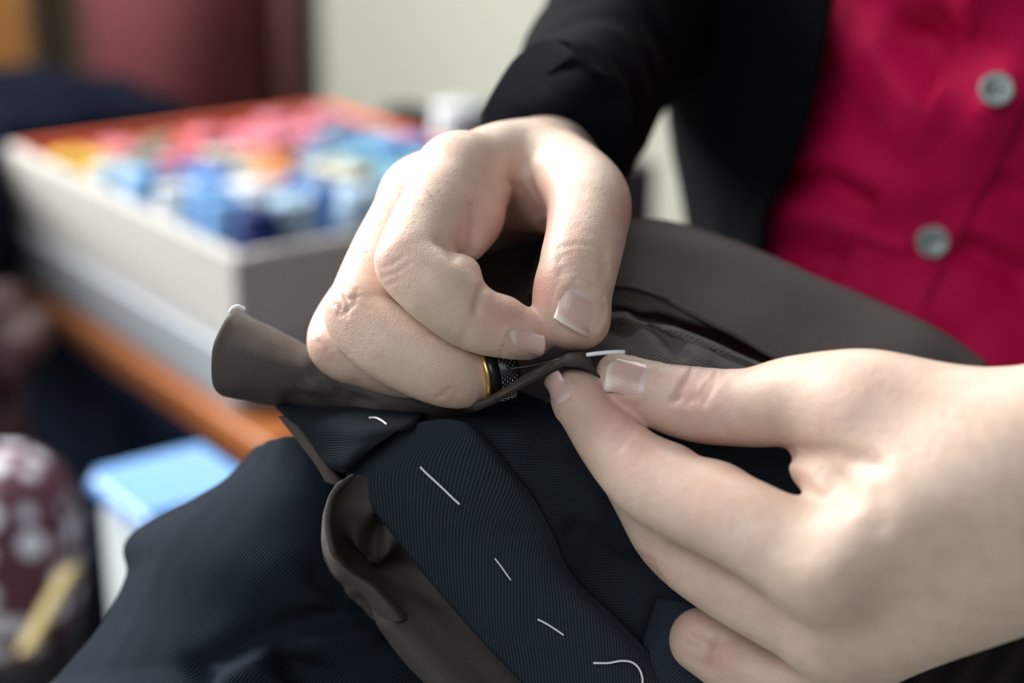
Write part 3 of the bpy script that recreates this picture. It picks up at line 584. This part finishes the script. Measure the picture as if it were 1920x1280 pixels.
def box_of(nodes_list, pad):
    P_ = []
    for nd in nodes_list:
        for q in nd:
            c = camspace(*q[:3]); r = q[3]*(F0+q[2])/F; P_ += [c-r, c+r]
    P_ = np.array(P_); return P_.min(0)-pad, P_.max(0)+pad

# --- his right hand: thumb and forefinger pinching, long finger in the thimble
R_index = [(862, 330, 32, 74), (818, 402, 16, 76), (778, 478, 2, 71), (778, 500, -1, 70), (832, 550, -5, 70), (886, 594, -4, 63), (944, 618, -3, 54), (993, 630, -2, 43)]
R_middle = [(793, 375, 46, 78), (728, 480, 28, 72), (686, 570, 14, 70), (684, 600, 11, 70), (745, 655, 6, 70), (835, 699, 4, 64), (885, 705, 7, 56), (914, 701, 8, 46)]
R_ring = [(765, 440, 64, 62), (690, 545, 40, 60), (640, 640, 23, 64), (695, 674, 21, 58), (785, 708, 22, 52)]
R_little = [(735, 500, 76, 58), (690, 600, 54, 52), (690, 650, 46, 48), (760, 690, 42, 46)]
R_thumb = [(1030, 322, 66, 88), (1098, 372, 30, 82), (1100, 430, 14, 76), (1086, 495, 4, 74), (1075, 560, 0, 70), (1074, 590, -1, 62)]
R_palm = [[(862, 340, 36, 66), (800, 385, 50, 66), (770, 445, 66, 56)], [(862, 335, 34, 72), (950, 308, 58, 80), (1040, 312, 84, 84)],
          [(800, 380, 48, 70), (900, 350, 74, 80), (1035, 325, 92, 84)],
          [(765, 440, 66, 58), (880, 400, 88, 72), (1040, 340, 104, 80)],
          [(735, 500, 78, 54), (880, 450, 102, 60), (1050, 350, 112, 76)],
          [(1040, 312, 84, 84), (1064, 270, 112, 88), (1092, 200, 150, 96), (1130, 110, 190, 108)],
          [(930, 375, 62, 34), (985, 385, 66, 44), (1035, 385, 52, 50)]]
allR = [R_index, R_middle, R_ring, R_little, R_thumb]+R_palm
lo, hi = box_of(allR, 4); fr = Field(lo, hi, 0.55)
f = fr.new()
for ch in (R_index, R_middle, R_ring, R_little):
    fr.chain(f, ch, 0.6)
for b_ in [(868, 512, 0, 34), (948, 590, -3, 30), (1000, 622, -2, 34)]: fr.chain(f, [b_], 4)          # pads of the forefinger
fr.chain(f, [(918, 365, 32, 34), (902, 415, 23, 42), (878, 455, 13, 36)], 6)
th = fr.new(); fr.chain(th, R_thumb, 3)
fr.chain(th, [(1050, 598, -1, 44), (1096, 604, -1, 42)], 5); fr.chain(th, [(1060, 545, 0, 50)], 5)
pm = fr.new()
for ch in R_palm: fr.chain(pm, ch, 9)
f = smin(smin(f, pm, 6.0), smin(th, pm, 7.0), 0.8)
VR, FR = fr.mesh(f); VR = relax(VR, FR, 7)

# --- his left hand: thumb on the fold, fingers underneath
L_thumb = [(1156, 700, -1, 40), (1210, 734, -4, 58), (1300, 757, -10, 71), (1400, 764, -17, 74), (1500, 753, -24, 88), (1620, 770, -32, 112), (1800, 850, -38, 150)]
L_index = [(1070, 730, 0, 38), (1088, 756, -2, 48), (1142, 826, -9, 62), (1205, 888, -16, 76), (1265, 925, -22, 82), (1400, 985, -34, 88), (1550, 1075, -44, 98)]
L_middle = [(1150, 850, 10, 46), (1205, 940, 3, 54), (1262, 1022, -4, 62), (1370, 1094, -14, 72), (1560, 1190, -28, 84)]
L_ring = [(1316, 1200, 2, 62), (1420, 1262, -4, 68), (1560, 1290, -12, 72)]
L_little = [(1390, 1330, 6, 60), (1500, 1370, 0, 66), (1620, 1330, -6, 66)]
L_palm = [[(1550, 1072, -44, 92), (1740, 960, -49, 130), (1950, 900, -48, 190), (2200, 860, -28, 220)],
          [(1560, 1190, -28, 78), (1750, 1085, -40, 128), (1960, 960, -42, 185), (2200, 880, -30, 220)],
          [(1580, 1260, -14, 60), (1770, 1120, -30, 100), (1960, 990, -36, 150), (2200, 900, -16, 200)],
          [(1640, 800, -34, 116), (1800, 870, -40, 160), (1960, 910, -44, 190)]]
allL = [L_thumb, L_index, L_middle, L_ring, L_little]+L_palm
lo, hi = box_of(allL, 4); hi[0] = min(hi[0], camspace(2200, 860, 0)[0]+20); fl = Field(lo, hi, 0.65)
f = fl.new()
for ch in (L_index, L_middle, L_ring, L_little): fl.chain(f, ch, 2.0)
for b_ in [(1268, 885, -14, 44), (1350, 930, -24, 54), (1090, 742, -3, 36)]: fl.chain(f, [b_], 6)
pm = fl.new()
for ch in L_palm: fl.chain(pm, ch, 12)
th = fl.new(); fl.chain(th, L_thumb, 3); fl.chain(th, [(1185, 745, -3, 42)], 5)
fl.chain(pm, [(1516, 884, -30, 30), (1570, 905, -36, 50)], 7)
f2 = smin(smin(f, pm, 6.0), smin(th, pm, 8.0), 1.6)
VL, FL = fl.mesh(f2); VL = relax(VL, FL, 8)

def sculpt(V, Fq, strokes):
    N = normals_of(V, Fq)
    for s_ in strokes: brush(V, N, *s_)
    return V
def arc(cx, cy, r, a0, a1, n=6, ry=None):
    ry = ry or r
    return [(cx+r*math.cos(math.radians(a0+(a1-a0)*i/n)), cy+ry*math.sin(math.radians(a0+(a1-a0)*i/n))) for i in range(n+1)]
R_strokes = []
for y, dx in ((462, 0), (474, 4), (486, -2), (498, 3), (510, 0)):                      # thumb knuckle wrinkles
    R_strokes.append(([(1052+dx, y+6), (1080, y-2), (1112, y+2), (1135-dx, y+10)], 1.0, -0.42))
    R_strokes.append(([(1056+dx, y+12), (1084, y+4), (1116, y+8)], 1.0, 0.22))
R_strokes += [([(1060, 480), (1120, 490)], 6, 0.7),
              ([(905, 540), (898, 562), (893, 585)], 1.4, -0.9), ([(880, 615), (872, 640)], 1.2, -0.25), ([(868, 625), (862, 650)], 1.0, -0.2),
              ([(826, 452), (838, 462), (852, 478)], 1.6, -0.9),
              ([(887, 385), (890, 420), (886, 470)], 1.6, -0.9),
              ([(735, 470)], 6, 0.5), ([(655, 575)], 6, 0.5), ([(600, 640)], 5, 0.4),
              ([(630, 546), (650, 560), (674, 555)], 0.6, -0.28), ([(640, 538), (653, 570), (650, 594)], 0.6, -0.25), ([(670, 543), (663, 572), (640, 592)], 0.6, -0.25), ([(627, 570), (646, 584)], 0.6, -0.22), ([(660, 560), (692, 582)], 0.6, -0.2), ([(632, 556), (640, 572), (634, 590)], 0.6, -0.2),
              ([(600, 615), (615, 632), (625, 650)], 0.65, -0.3), ([(612, 660), (622, 680)], 0.65, -0.3), ([(598, 640), (612, 655)], 0.65, -0.3),
              ([(830, 735), (845, 728), (858, 738)], 0.7, -0.32), ([(820, 745), (838, 740), (850, 752)], 0.65, -0.3),
              ([(718, 520), (742, 512), (768, 494)], 0.6, -0.13), ([(714, 502), (735, 496), (755, 480)], 0.6, -0.13), ([(726, 535), (748, 524)], 0.6, -0.1),
              ([(990, 345), (1005, 370), (1015, 395)], 1.4, -0.7), ([(960, 340), (985, 365), (1000, 400)], 1.4, -0.5),
              ([(800, 330), (860, 300), (930, 285)], 6, 0.5), ([(930, 300), (950, 320)], 8, -1.2),
              ([(940, 665), (938, 650)], 0.8, -0.25)]
VR = sculpt(VR, FR, R_strokes)
L_strokes = []
for x, dy in ((1275, 0), (1288, 4), (1302, -3), (1318, 3), (1333, -2)):                 # thumb knuckle wrinkles
    L_strokes.append(([(x+22, 692+dy), (x+8, 712), (x-4, 735), (x-14, 752-dy)], 1.1, -0.75))
    L_strokes.append(([(x+14, 692+dy), (x, 712), (x-12, 735)], 1.1, 0.22))
L_strokes += [([(1190, 765), (1205, 790)], 1.0, -0.2),
              ([(1480, 850), (1560, 850), (1640, 870)], 2.4, -1.0), ([(1550, 880), (1580, 910), (1590, 940)], 3.2, -0.9), ([(1600, 880), (1640, 930), (1650, 980)], 4, -0.8), ([(1620, 900), (1600, 860)], 4, 0.6),
              ([(1490, 875), (1520, 890), (1545, 915)], 2.0, 0.7),
              ([(1570, 1095)], 9, 2.2), ([(1620, 1160), (1700, 1090), (1800, 1040)], 10, -1.2),
              ([(1500, 1160), (1580, 1200), (1660, 1190)], 9, -1.5),
              ([(1195, 1040), (1222, 1052)], 0.9, -0.5), ([(1198, 1056), (1226, 1066)], 0.9, -0.5), ([(1206, 1072), (1234, 1080)], 0.9, -0.5), ([(1214, 1088), (1242, 1094)], 0.9, -0.45),
              ([(1352, 1200), (1340, 1222), (1332, 1250)], 1.6, -0.9), ([(1300, 1185), (1320, 1190), (1345, 1205)], 1.3, -0.5), ([(1290, 1205), (1305, 1215)], 1.0, -0.4), ([(1300, 1235), (1315, 1250)], 1.0, -0.3),
              ([(1190, 800), (1160, 840)], 1.2, -0.25), ([(1180, 790), (1150, 830)], 1.0, -0.2)]
VL = sculpt(VL, FL, L_strokes)

def flush_of(V, spots):
    px = 960+F*V[:, 0]/V[:, 2]; py = 640-F*V[:, 1]/V[:, 2]; w = np.zeros(len(V))
    for x, y, r, a in spots: w = np.maximum(w, 1.35*a*np.exp(-((px-x)**2+(py-y)**2)/(r*r)))
    return w
flR = flush_of(VR, [(950, 590, 60, .42), (1000, 620, 60, .4), (1020, 545, 50, .6), (1085, 480, 60, .18), (735, 490, 55, .25), (645, 580, 50, .25), (900, 420, 60, .35), (985, 400, 70, .55), (600, 650, 45, .3), (840, 735, 45, .3), (1165, 400, 40, .35), (820, 260, 70, .2), (1080, 640, 50, .25)])
flL = flush_of(VL, [(1150, 770, 80, .4), (1100, 750, 60, .3), (1300, 740, 70, .3), (1190, 840, 60, .35), (1330, 900, 90, .25), (1510, 880, 40, .2), (1600, 720, 120, .12), (1280, 1170, 60, .3), (1350, 1230, 50, .35), (1200, 1080, 50, .4)])

treeR = BVHTree.FromPolygons([tuple(v) for v in VR], [tuple(int(i) for i in q) for q in FR])
treeL = BVHTree.FromPolygons([tuple(v) for v in VL], [tuple(int(i) for i in q) for q in FL])

# --- fingernails: curved plates bedded on the flesh
def nail_material():
    m, n, l, b = nodes_of('nail')
    tc = n.new('ShaderNodeTexCoord'); sp = n.new('ShaderNodeSeparateXYZ'); l.new(tc.outputs['UV'], sp.inputs[0])
    no = n.new('ShaderNodeTexNoise'); no.inputs['Scale'].default_value = 6; l.new(tc.outputs['UV'], no.inputs['Vector'])
    u2 = n.new('ShaderNodeMath'); u2.operation = 'SUBTRACT'; u2.inputs[1].default_value = 0.5; l.new(sp.outputs['X'], u2.inputs[0])
    u3 = n.new('ShaderNodeMath'); u3.operation = 'MULTIPLY'; l.new(u2.outputs[0], u3.inputs[0]); l.new(u2.outputs[0], u3.inputs[1])
    ad = n.new('ShaderNodeMath'); ad.operation = 'MULTIPLY_ADD'; ad.inputs[1].default_value = 0.5; l.new(u3.outputs[0], ad.inputs[0]); l.new(sp.outputs['Y'], ad.inputs[2])
    r = n.new('ShaderNodeValToRGB'); e = r.color_ramp; e.elements[0].position = 0.0; e.elements[0].color = (0.70, 0.54, 0.51, 1)
    for p, c in ((0.20, (0.70, 0.54, 0.51, 1)), (0.27, (0.62, 0.40, 0.36, 1)), (0.84, (0.66, 0.45, 0.40, 1)), (0.93, (0.74, 0.62, 0.54, 1))):
        x = e.elements.new(p); x.color = c
    e.elements[-1].position = 1.0; e.elements[-1].color = (0.78, 0.68, 0.58, 1)
    l.new(ad.outputs[0], r.inputs[0]); l.new(r.outputs[0], b.inputs['Base Color'])
    b.inputs['Roughness'].default_value = 0.28; b.inputs['Subsurface Weight'].default_value = 0.15; b.inputs['Subsurface Scale'].default_value = 0.002
    wv = n.new('ShaderNodeTexWave'); wv.inputs['Scale'].default_value = 5; l.new(tc.outputs['UV'], wv.inputs['Vector'])
    bp = n.new('ShaderNodeBump'); bp.inputs['Strength'].default_value = 0.08; bp.inputs['Distance'].default_value = 0.0002; l.new(wv.outputs['Fac'], bp.inputs['Height']); l.new(bp.outputs['Normal'], b.inputs['Normal'])
    return m
NAIL = nail_material()
def nail(hand, tree, centre, n_off, base, tip, width, length, label, curve=0.9, lift=0.35, conform=0.75, vmax=0.97):
    """centre (px,py) seen on the flesh; n_off turns the plate's outward direction (camera mm vector added to the surface normal)"""
    c, nn = hit(tree, *centre)
    a = camspace(*tip)-camspace(*base); a /= np.linalg.norm(a)
    nn = nn+np.array(n_off); nn -= a*(nn@a); nn /= np.linalg.norm(nn); b = np.cross(a, nn)
    R_ = width/2/math.sin(curve); nu, nv = 19, 19; V, UVs = [], []
    for j in range(nv):
        v = j/(nv-1)
        for i in range(nu):
            u = i/(nu-1)*2-1
            sh = 1.0 if v > 0.42 else (1-((0.42-v)/0.42)**2.2)**0.5*0.62+0.38
            ph = u*curve*sh
            vv = v-0.5-(0.14*(u*u)*max(0, (v-0.6)/0.4))
            p = c+a*(vv*length)+R_*(math.sin(ph)*b+(math.cos(ph)-1)*nn)
            q = tree.find_nearest(Vector(p)); q_ = np.array(q[0])+np.array(q[1])*0.0
            keep = conform*(1-np.clip((v-0.55)/0.45, 0, 1)*0.8)
            p = p*(1-keep)+q_*keep+nn*lift*(0.15+0.85*(1-abs(u)**3))*(0.1+0.9*min(1, v/0.35))
            V.append(p); UVs.append(((u+1)/2, v*vmax))
    V = np.array(V); idx = np.arange(nu*nv).reshape(nv, nu)
    q = np.stack([idx[:-1, :-1], idx[:-1, 1:], idx[1:, 1:], idx[1:, :-1]], -1).reshape(-1, 4)
    N = normals_of(V, q)
    if (N@nn).mean() < 0: q = q[:, ::-1]; N = -N
    B_ = V-N*0.5; n_ = len(V)
    ring = np.concatenate([idx[0, :-1], idx[:-1, -1], idx[-1, :0:-1], idx[:0:-1, 0]])
    rq = np.stack([ring, np.roll(ring, -1), np.roll(ring, -1)+n_, ring+n_], -1)
    me = mesh_np('fingernail', to_world(np.concatenate([V, B_])), np.concatenate([q, q[:, ::-1]+n_, rq]), UVs+UVs)
    bm = bmesh.new(); bm.from_mesh(me); bmesh.ops.recalc_face_normals(bm, faces=bm.faces); bm.to_mesh(me); bm.free()
    o = link('fingernail', me, NAIL, person); o['label'] = label
    # the flesh swells around the sides and root of the plate and dips beneath it
    VH, FH = hand; edge = np.concatenate([V.reshape(nv, nu, 3)[:15, 0][::-1], V.reshape(nv, nu, 3)[0], V.reshape(nv, nu, 3)[:15, -1]])
    near = np.nonzero(np.linalg.norm(VH-c, axis=1) < 14)[0]; NH = normals_of(VH, FH)[near]
    de = np.linalg.norm(VH[near][:, None]-edge[None], axis=2).min(1); di = np.linalg.norm(VH[near][:, None]-V[None], axis=2)
    inside = np.linalg.norm(VH[near][:, None]-V.reshape(nv, nu, 3)[1:-1, 2:-2].reshape(-1, 3)[None], axis=2).min(1) < 0.7
    facing = (NH@nn) > 0.05
    VH[near] += NH*(0.30*np.exp(-((de-0.6)/0.8)**2)*np.where(inside, 0.3, 1.0)*facing)[:, None]
    return o
nail((VR, FR), treeR, (1093, 582), (0.5, 0.2, 0), (1112, 500, 4), (1074, 640, -3), 13.0, 12.5, 'thumbnail of the hand pinching the needle')
nail((VR, FR), treeR, (982, 650), (0, -0.8, 0), (886, 594, -4), (993, 630, -2), 9.0, 11.5, 'forefinger nail of the hand with the thimble', lift=0.22, vmax=0.8)
nail((VL, FL), treeL, (1184, 696), (0.0, 0.30, 0), (1300, 742, -10), (1156, 692, -1), 13.0, 13.0, 'thumbnail resting on the brown fold')
nail((VL, FL), treeL, (1040, 738), (-1.6, -0.2, 0), (1142, 826, -9), (1070, 730, 0), 10.0, 10.5, 'forefinger nail below the brown fold', vmax=0.86)

# --- coarse trunk and arms under the clothes, overlapping the forearms inside the sleeves
trunk = [[(1900, 780, 330, 350), (1880, 300, 330, 360), (1960, -250, 330, 380)],
         [(1350, -420, 330, 190), (1250, -180, 262, 150), (1170, 20, 225, 120), (1105, 170, 160, 84)],
         [(2500, -420, 330, 190), (2750, 200, 220, 180), (2500, 720, 40, 190), (2170, 870, -24, 165)],
         [(1960, -250, 330, 300), (1350, -420, 330, 180)], [(1960, -250, 330, 300), (2500, -420, 330, 190)],
         [(1800, 900, 330, 300), (1100, 1600, 190, 260)], [(2000, 900, 330, 300), (2100, 1600, 190, 260)]]
lo, hi = box_of(trunk, 8); fb = Field(lo, hi, 7.0); f = fb.new(); f[:] = 400
for ch in trunk:
    A = np.array([[*camspace(*q[:3]), q[3]*(F0+q[2])/F] for q in ch]); Bc = cr(A, 4*len(A))
    for p, q in zip(Bc[:-1], Bc[1:]): fb.seg(f, p[:3], q[:3], p[3], q[3], 14, pad=40)
VB, FB = fb.mesh(f); VB = relax(VB, FB, 2)

V = np.concatenate([VR, VL, VB]); Fq = np.concatenate([FR, FL+len(VR), FB+len(VR)+len(VL)])
me = mesh_np('body', to_world(V), Fq)
ca = me.color_attributes.new('flush', 'FLOAT_COLOR', 'POINT'); w = np.concatenate([flR, flL, np.zeros(len(VB))])
ca.data.foreach_set('color', np.stack([w, w, w, np.ones_like(w)], -1).astype(np.float32).ravel())
link('body', me, SKIN, person)
# --- clothes
BLACKWOOL = plain('jacket_wool', (0.0022, 0.0032, 0.005), rough=0.95, var=0.25, scale=60, spec=0.06)
SHIRT = twill('shirt_cotton', (0.50, 0.0015, 0.058), (0.62, 0.003, 0.083), period=0.6, angle=90, rough=0.7, depth=0.00004, sheen=0.0, spec=0.2)
jacket = empty('jacket', Q(1400, 400, 190)); jacket.parent = person; jacket.matrix_parent_inverse = person.matrix_world.inverted()
jacket['label'] = 'black wool jacket worn open'
bpy.context.view_layer.update()
patch('jacket_front', [
    [(1241, -120, 430), (1225, -120, 300), (1300, -120, 225), (1400, -120, 195), (1500, -120, 178), (1568, -120, 168)],
    [(1251, 20, 430), (1235, 20, 300), (1305, 20, 228), (1400, 20, 200), (1490, 20, 184), (1553, 20, 174)],
    [(1258, 120, 430), (1242, 120, 300), (1310, 120, 231), (1400, 120, 204), (1475, 120, 190), (1532, 120, 180)],
    [(1270, 240, 430), (1254, 240, 300), (1318, 240, 235), (1400, 240, 208), (1458, 240, 196), (1502, 240, 188)],
    [(1288, 330, 430), (1272, 330, 300), (1328, 330, 238), (1388, 330, 214), (1430, 330, 203), (1466, 328, 197)],
    [(1300, 400, 430), (1284, 400, 300), (1330, 400, 240), (1372, 400, 220), (1402, 400, 210), (1424, 385, 203)],
    [(1308, 480, 430), (1292, 480, 300), (1330, 480, 242), (1372, 480, 222), (1400, 480, 212), (1424, 480, 206)],
    [(1316, 640, 430), (1300, 640, 300), (1340, 640, 242), (1380, 640, 222), (1410, 640, 212), (1440, 640, 206)]],
    BLACKWOOL, jacket, res=4, thick=3.0, wrinkle=1.2, wscale=90, strokes=[([(1470, 290), (1440, 330), (1410, 420)], 6, -2.0), ([(1320, 60), (1330, 330)], 10, 1.5)])
loft('sleeve', [(1062, 232, 122, 96, 30), (1034, 284, 92, 118, 36), (1031, 292, 87, 126, 38), (1050, 258, 105, 138, 40), (1086, 200, 140, 142, 42), (1130, 120, 180, 142, 46), (1185, 20, 225, 148, 50), (1215, -100, 262, 175, 55), (1290, -260, 300, 190, 60)],
     BLACKWOOL, jacket, nseg=48, n=70, caps=True, wrinkle=2.2, wscale=60,
     strokes=[([(905, 205), (960, 195)], 6, 3), ([(940, 160), (1000, 190)], 6, -2.5), ([(985, 110), (1050, 150)], 6, -2), ([(960, 250), (1050, 215), (1120, 240)], 5, 2)])
loft('sleeve', [(2130, 880, -34, 260, 50), (2200, 860, -28, 270, 52), (2500, 720, 40, 280, 60), (2760, 200, 220, 280, 62), (2520, -420, 330, 280, 70)], BLACKWOOL, jacket, nseg=40, n=50, wrinkle=2, wscale=60)
shirt = empty('shirt', Q(1700, 500, 180)); shirt.parent = person; shirt.matrix_parent_inverse = person.matrix_world.inverted()
shirt['label'] = 'crimson cotton shirt with pearly buttons'
bpy.context.view_layer.update()
so, shirt_tree = patch('shirt_front', [
    [(1420, -140, 260), (1540, -140, 200), (1680, -140, 160), (1850, -140, 138), (2020, -140, 138), (2200, -140, 165), (2380, -140, 240)],
    [(1420, 20, 265), (1540, 20, 210), (1680, 20, 172), (1840, 20, 150), (2000, 20, 148), (2190, 20, 175), (2380, 20, 250)],
    [(1400, 170, 270), (1520, 170, 220), (1660, 170, 184), (1800, 170, 166), (1980, 170, 162), (2180, 170, 186), (2380, 170, 260)],
    [(1370, 310, 272), (1480, 310, 228), (1610, 310, 200), (1760, 310, 186), (1950, 310, 184), (2150, 310, 206), (2360, 310, 270)],
    [(1340, 450, 276), (1430, 450, 236), (1560, 450, 214), (1740, 450, 203), (1920, 450, 202), (2120, 450, 222), (2340, 450, 280)],
    [(1340, 570, 276), (1440, 570, 238), (1560, 570, 218), (1720, 570, 208), (1900, 570, 206), (2100, 570, 226), (2320, 570, 284)],
    [(1340, 700, 276), (1440, 700, 238), (1560, 700, 218), (1720, 700, 206), (1900, 700, 202), (2100, 700, 220), (2320, 700, 284)],
    [(1340, 860, 276), (1440, 860, 238), (1560, 860, 214), (1720, 860, 200), (1900, 860, 196), (2100, 860, 214), (2320, 860, 284)]],
    SHIRT, shirt, res=3.0, thick=1.0, wrinkle=1.0, wscale=70, seed=4, strokes=[
        ([(1470, 330), (1560, 345), (1660, 400), (1740, 415)], 5, -6), ([(1480, 290), (1580, 300), (1690, 360)], 7, 5), ([(1450, 390), (1560, 410), (1690, 455)], 6, 5),
        ([(1430, 460), (1560, 490), (1690, 540)], 6, -4), ([(1450, 520), (1600, 560), (1720, 600)], 7, 4), ([(1830, 470), (1920, 520)], 6, -6), ([(1840, 430), (1920, 470)], 6, 4),
        ([(1560, 60), (1640, 150), (1700, 230)], 9, 4), ([(1690, 90), (1760, 160), (1800, 230)], 7, -6), ([(1640, 0), (1660, 60)], 7, -4), ([(1830, 330), (1900, 360)], 5, -4), ([(1740, 70), (1800, 120), (1870, 70)], 11, -13), ([(1660, 90), (1720, 180), (1790, 225), (1850, 195)], 7, 6), ([(1600, 620), (1800, 650)], 8, -4)])
def on(tree, px, py, near):
    c, _ = hit(tree, px, py); return (px, py, (c[2] if c is not None else F0+200)-F0-near)
pl_right = [(2030, -120), (1975, 60), (1905, 255), (1820, 415), (1738, 575), (1690, 700)]
patch('button_placket', [[on(shirt_tree, x-w_, y-(w_*0.35), 1.6) for w_ in (165, 110, 55, 3)] for x, y in [(p[0], p[1]) for p in cr(np.array(pl_right, float), 16)]], SHIRT, shirt, res=2.5, thick=1.6)
# the rest of the clothes around trunk, shoulders and lap
def garment_shell(name, chains, grow, mat, parent):
    big = [[(q[0], q[1], q[2], q[3]+grow*F/(F0+q[2])) for q in ch] for ch in chains]
    lo, hi = box_of(big, 10); fg = Field(lo, hi, 8.0); g = fg.new(); g[:] = 400
    for ch in big:
        A = np.array([[*camspace(*q[:3]), q[3]*(F0+q[2])/F] for q in ch]); Bc = cr(A, 4*len(A))
        for p, q in zip(Bc[:-1], Bc[1:]): fg.seg(g, p[:3], q[:3], p[3], q[3], 14, pad=45)
    Vg, Fg = fg.mesh(g); Vg = relax(Vg, Fg, 2)
    return link(name, mesh_np(name, to_world(Vg), Fg), mat, parent)
garment_shell('shirt_body', trunk[0:1], 6, SHIRT, shirt)
garment_shell('jacket_shoulders', [[(1350, -420, 330, 190), (1255, -200, 266, 150)], [(2500, -420, 330, 190), (2720, 150, 236, 180)], trunk[3], trunk[4]], 9, BLACKWOOL, jacket)
garment_shell('worn_trousers', trunk[5:7], 7, BLACKWOOL, person)
# shirt buttons: dished rim, four holes
PEARL = plain('button_pearl', (0.28, 0.33, 0.33), rough=0.25, var=0.55, scale=260)
def ring_button(px, py):
    c, nn = hit(shirt_tree, px, py); q = c+nn*1.8
    prof = [(0.0001, 0), (5.6, 0), (6.2, .5), (6.3, 1.1), (5.8, 1.8), (5.0, 1.9), (4.2, 1.3), (0.0001, 1.2)]
    bm = lathe_bm([(r/1000, z/1000) for r, z in prof], 36)
    o = bm_obj('button', bm, PEARL, None, True)
    wn = RT*nn[0]+UP*nn[1]+FW*nn[2]; o.matrix_world = Matrix.Translation(to_world(q[None])[0]) @ Vector(wn).to_track_quat('Z', 'Y').to_matrix().to_4x4()
    mw = o.matrix_world.copy(); bpy.context.view_layer.update(); o.parent = shirt; o.matrix_parent_inverse = shirt.matrix_world.inverted(); o.matrix_basis = mw
    o['label'] = 'round pearly grey shirt button'
    for k in range(2):
        bmh = lathe_bm([(0.0001, 0.00125), (0.0009, 0.00125), (0.0009, 0.00155), (0.0001, 0.00155)], 12)
        for v in bmh.verts: v.co.x += (-1, 1)[k]*0.0016
        h_ = bm_obj('button_hole', bmh, BLACKWOOL, None); bpy.context.view_layer.update(); h_.parent = o
for p in ((1868, 171), (1748, 452), (1985, -110)): ring_button(*p)
# ------------------------------------------------------------------ thimble and needle
BRASS = plain('brass', (0.78, 0.56, 0.20), rough=0.25, var=0.1, metal=1.0, scale=200)
DSTEEL = plain('dark_steel', (0.03, 0.03, 0.035), rough=0.25, var=0.2, metal=0.6, scale=300)
KNURL = plain('knurled_steel', (0.5, 0.5, 0.52), rough=0.15, var=0.4, metal=1.0, scale=900)
STEEL = plain('needle_steel', (0.30, 0.27, 0.25), rough=0.3, var=0.05, metal=1.0)
ta = Q(899, 704, 6.5); tb_ = Q(962, 692, 9.5); tdir = Vector(tb_-ta); tl = tdir.length
thim = empty('thimble', ta, 'dark tailor thimble with brass rim on the long finger', 'thimble'); thim.rotation_euler = tdir.to_track_quat('Z', 'Y').to_euler(); bpy.context.view_layer.update()
def tlathe(name, prof, mat, seg=48):
    bm = lathe_bm([(r/1000, z/1000) for r, z in prof], seg); bmesh.ops.recalc_face_normals(bm, faces=bm.faces); me = bpy.data.meshes.new(name); bm.to_mesh(me); bm.free()
    o = bpy.data.objects.new(name, me); S.collection.objects.link(o); me.materials.append(mat); o.parent = thim
    for p in me.polygons: p.use_smooth = True
    return o
tlathe('rim', [(7.7, -0.7), (8.4, -0.9), (8.9, -0.4), (8.9, 0.1), (8.4, 0.6), (7.7, 0.4)], BRASS)
tlathe('collar', [(7.6, 0.3), (8.25, 0.4), (8.1, 3.4), (7.4, 3.4)], DSTEEL)
tlathe('cap', [(7.4, 3.3), (8.15, 3.5), (7.75, 8.6), (7.4, 9.3), (6.6, 9.5), (6.4, 8.5)], DSTEEL)
V_, F_ = [], []
for j in range(7):
    for i in range(40):
        a_ = 2*math.pi*(i+0.5*(j % 2))/40; z_ = 3.9+j*0.7; r_ = 8.1-0.08*(z_-3.5); b_ = len(V_)
        er = np.array([math.cos(a_), math.sin(a_), 0]); et = np.array([-math.sin(a_), math.cos(a_), 0]); ez = np.array([0, 0, 1.0])
        c_ = er*r_+ez*z_; V_ += [c_+et*0.42, c_+ez*0.3, c_-et*0.42, c_-ez*0.3, c_+er*0.30]
        F_ += [(b_, b_+1, b_+4), (b_+1, b_+2, b_+4), (b_+2, b_+3, b_+4), (b_+3, b_, b_+4)]
me = mesh_np('knurling', np.array(V_)/1000, F_); me.materials.append(KNURL); o = bpy.data.objects.new('knurling', me); S.collection.objects.link(o); o.parent = thim; o['kind'] = 'stuff'
nd = strand('sewing_needle', [Q(955, 691, -1.5), Q(985, 687, -4), Q(1015, 681, -7), Q(1050, 672, -10), Q(1098, 663, -6)], 0.00022, STEEL, None, taper=True)
tag(nd, 'thin steel sewing needle pushed by the thimble into the fold', 'needle')
# fine hairs on the back of the hand and fingers
HAIR = plain('hair', (0.05, 0.03, 0.02), rough=0.5)
V_, F_ = [], []
for (x0, y0, x1, y1, cnt) in ((745, 335, 800, 300, 40), (712, 420, 760, 325, 70), (640, 500, 700, 420, 30), (628, 560, 660, 500, 12), (760, 400, 830, 350, 26)):
    for _ in range(cnt):
        t_ = rng.uniform(); x = x0+(x1-x0)*t_+rng.normal()*10; y = y0+(y1-y0)*t_+rng.normal()*10
        c, n_ = hit(treeR, x, y)
        if c is None: continue
        dr = np.array([-0.5, -0.75, 0])+rng.normal(size=3)*0.35; dr -= n_*(dr@n_); dr /= np.linalg.norm(dr); L_ = rng.uniform(2.0, 4.5); sd = np.cross(n_, dr)*0.030
        pts = [c-n_*0.1, c+dr*L_*0.4+n_*0.45, c+dr*L_*0.8+n_*0.6, c+dr*L_+n_*0.55]; b_ = len(V_)
        for k, p in enumerate(pts):
            w_ = sd*(1-k/3.4); u_ = n_*0.030*(1-k/3.4); V_ += [p+w_, p-w_*0.5+u_, p-w_*0.5-u_]
        for k in range(3):
            for m_ in range(3): F_.append((b_+3*k+m_, b_+3*k+(m_+1) % 3, b_+3*k+3+(m_+1) % 3, b_+3*k+3+m_))
ho = link('hand_hair', mesh_np('hand_hair', to_world(np.array(V_)), F_), HAIR, person); ho['kind'] = 'stuff'
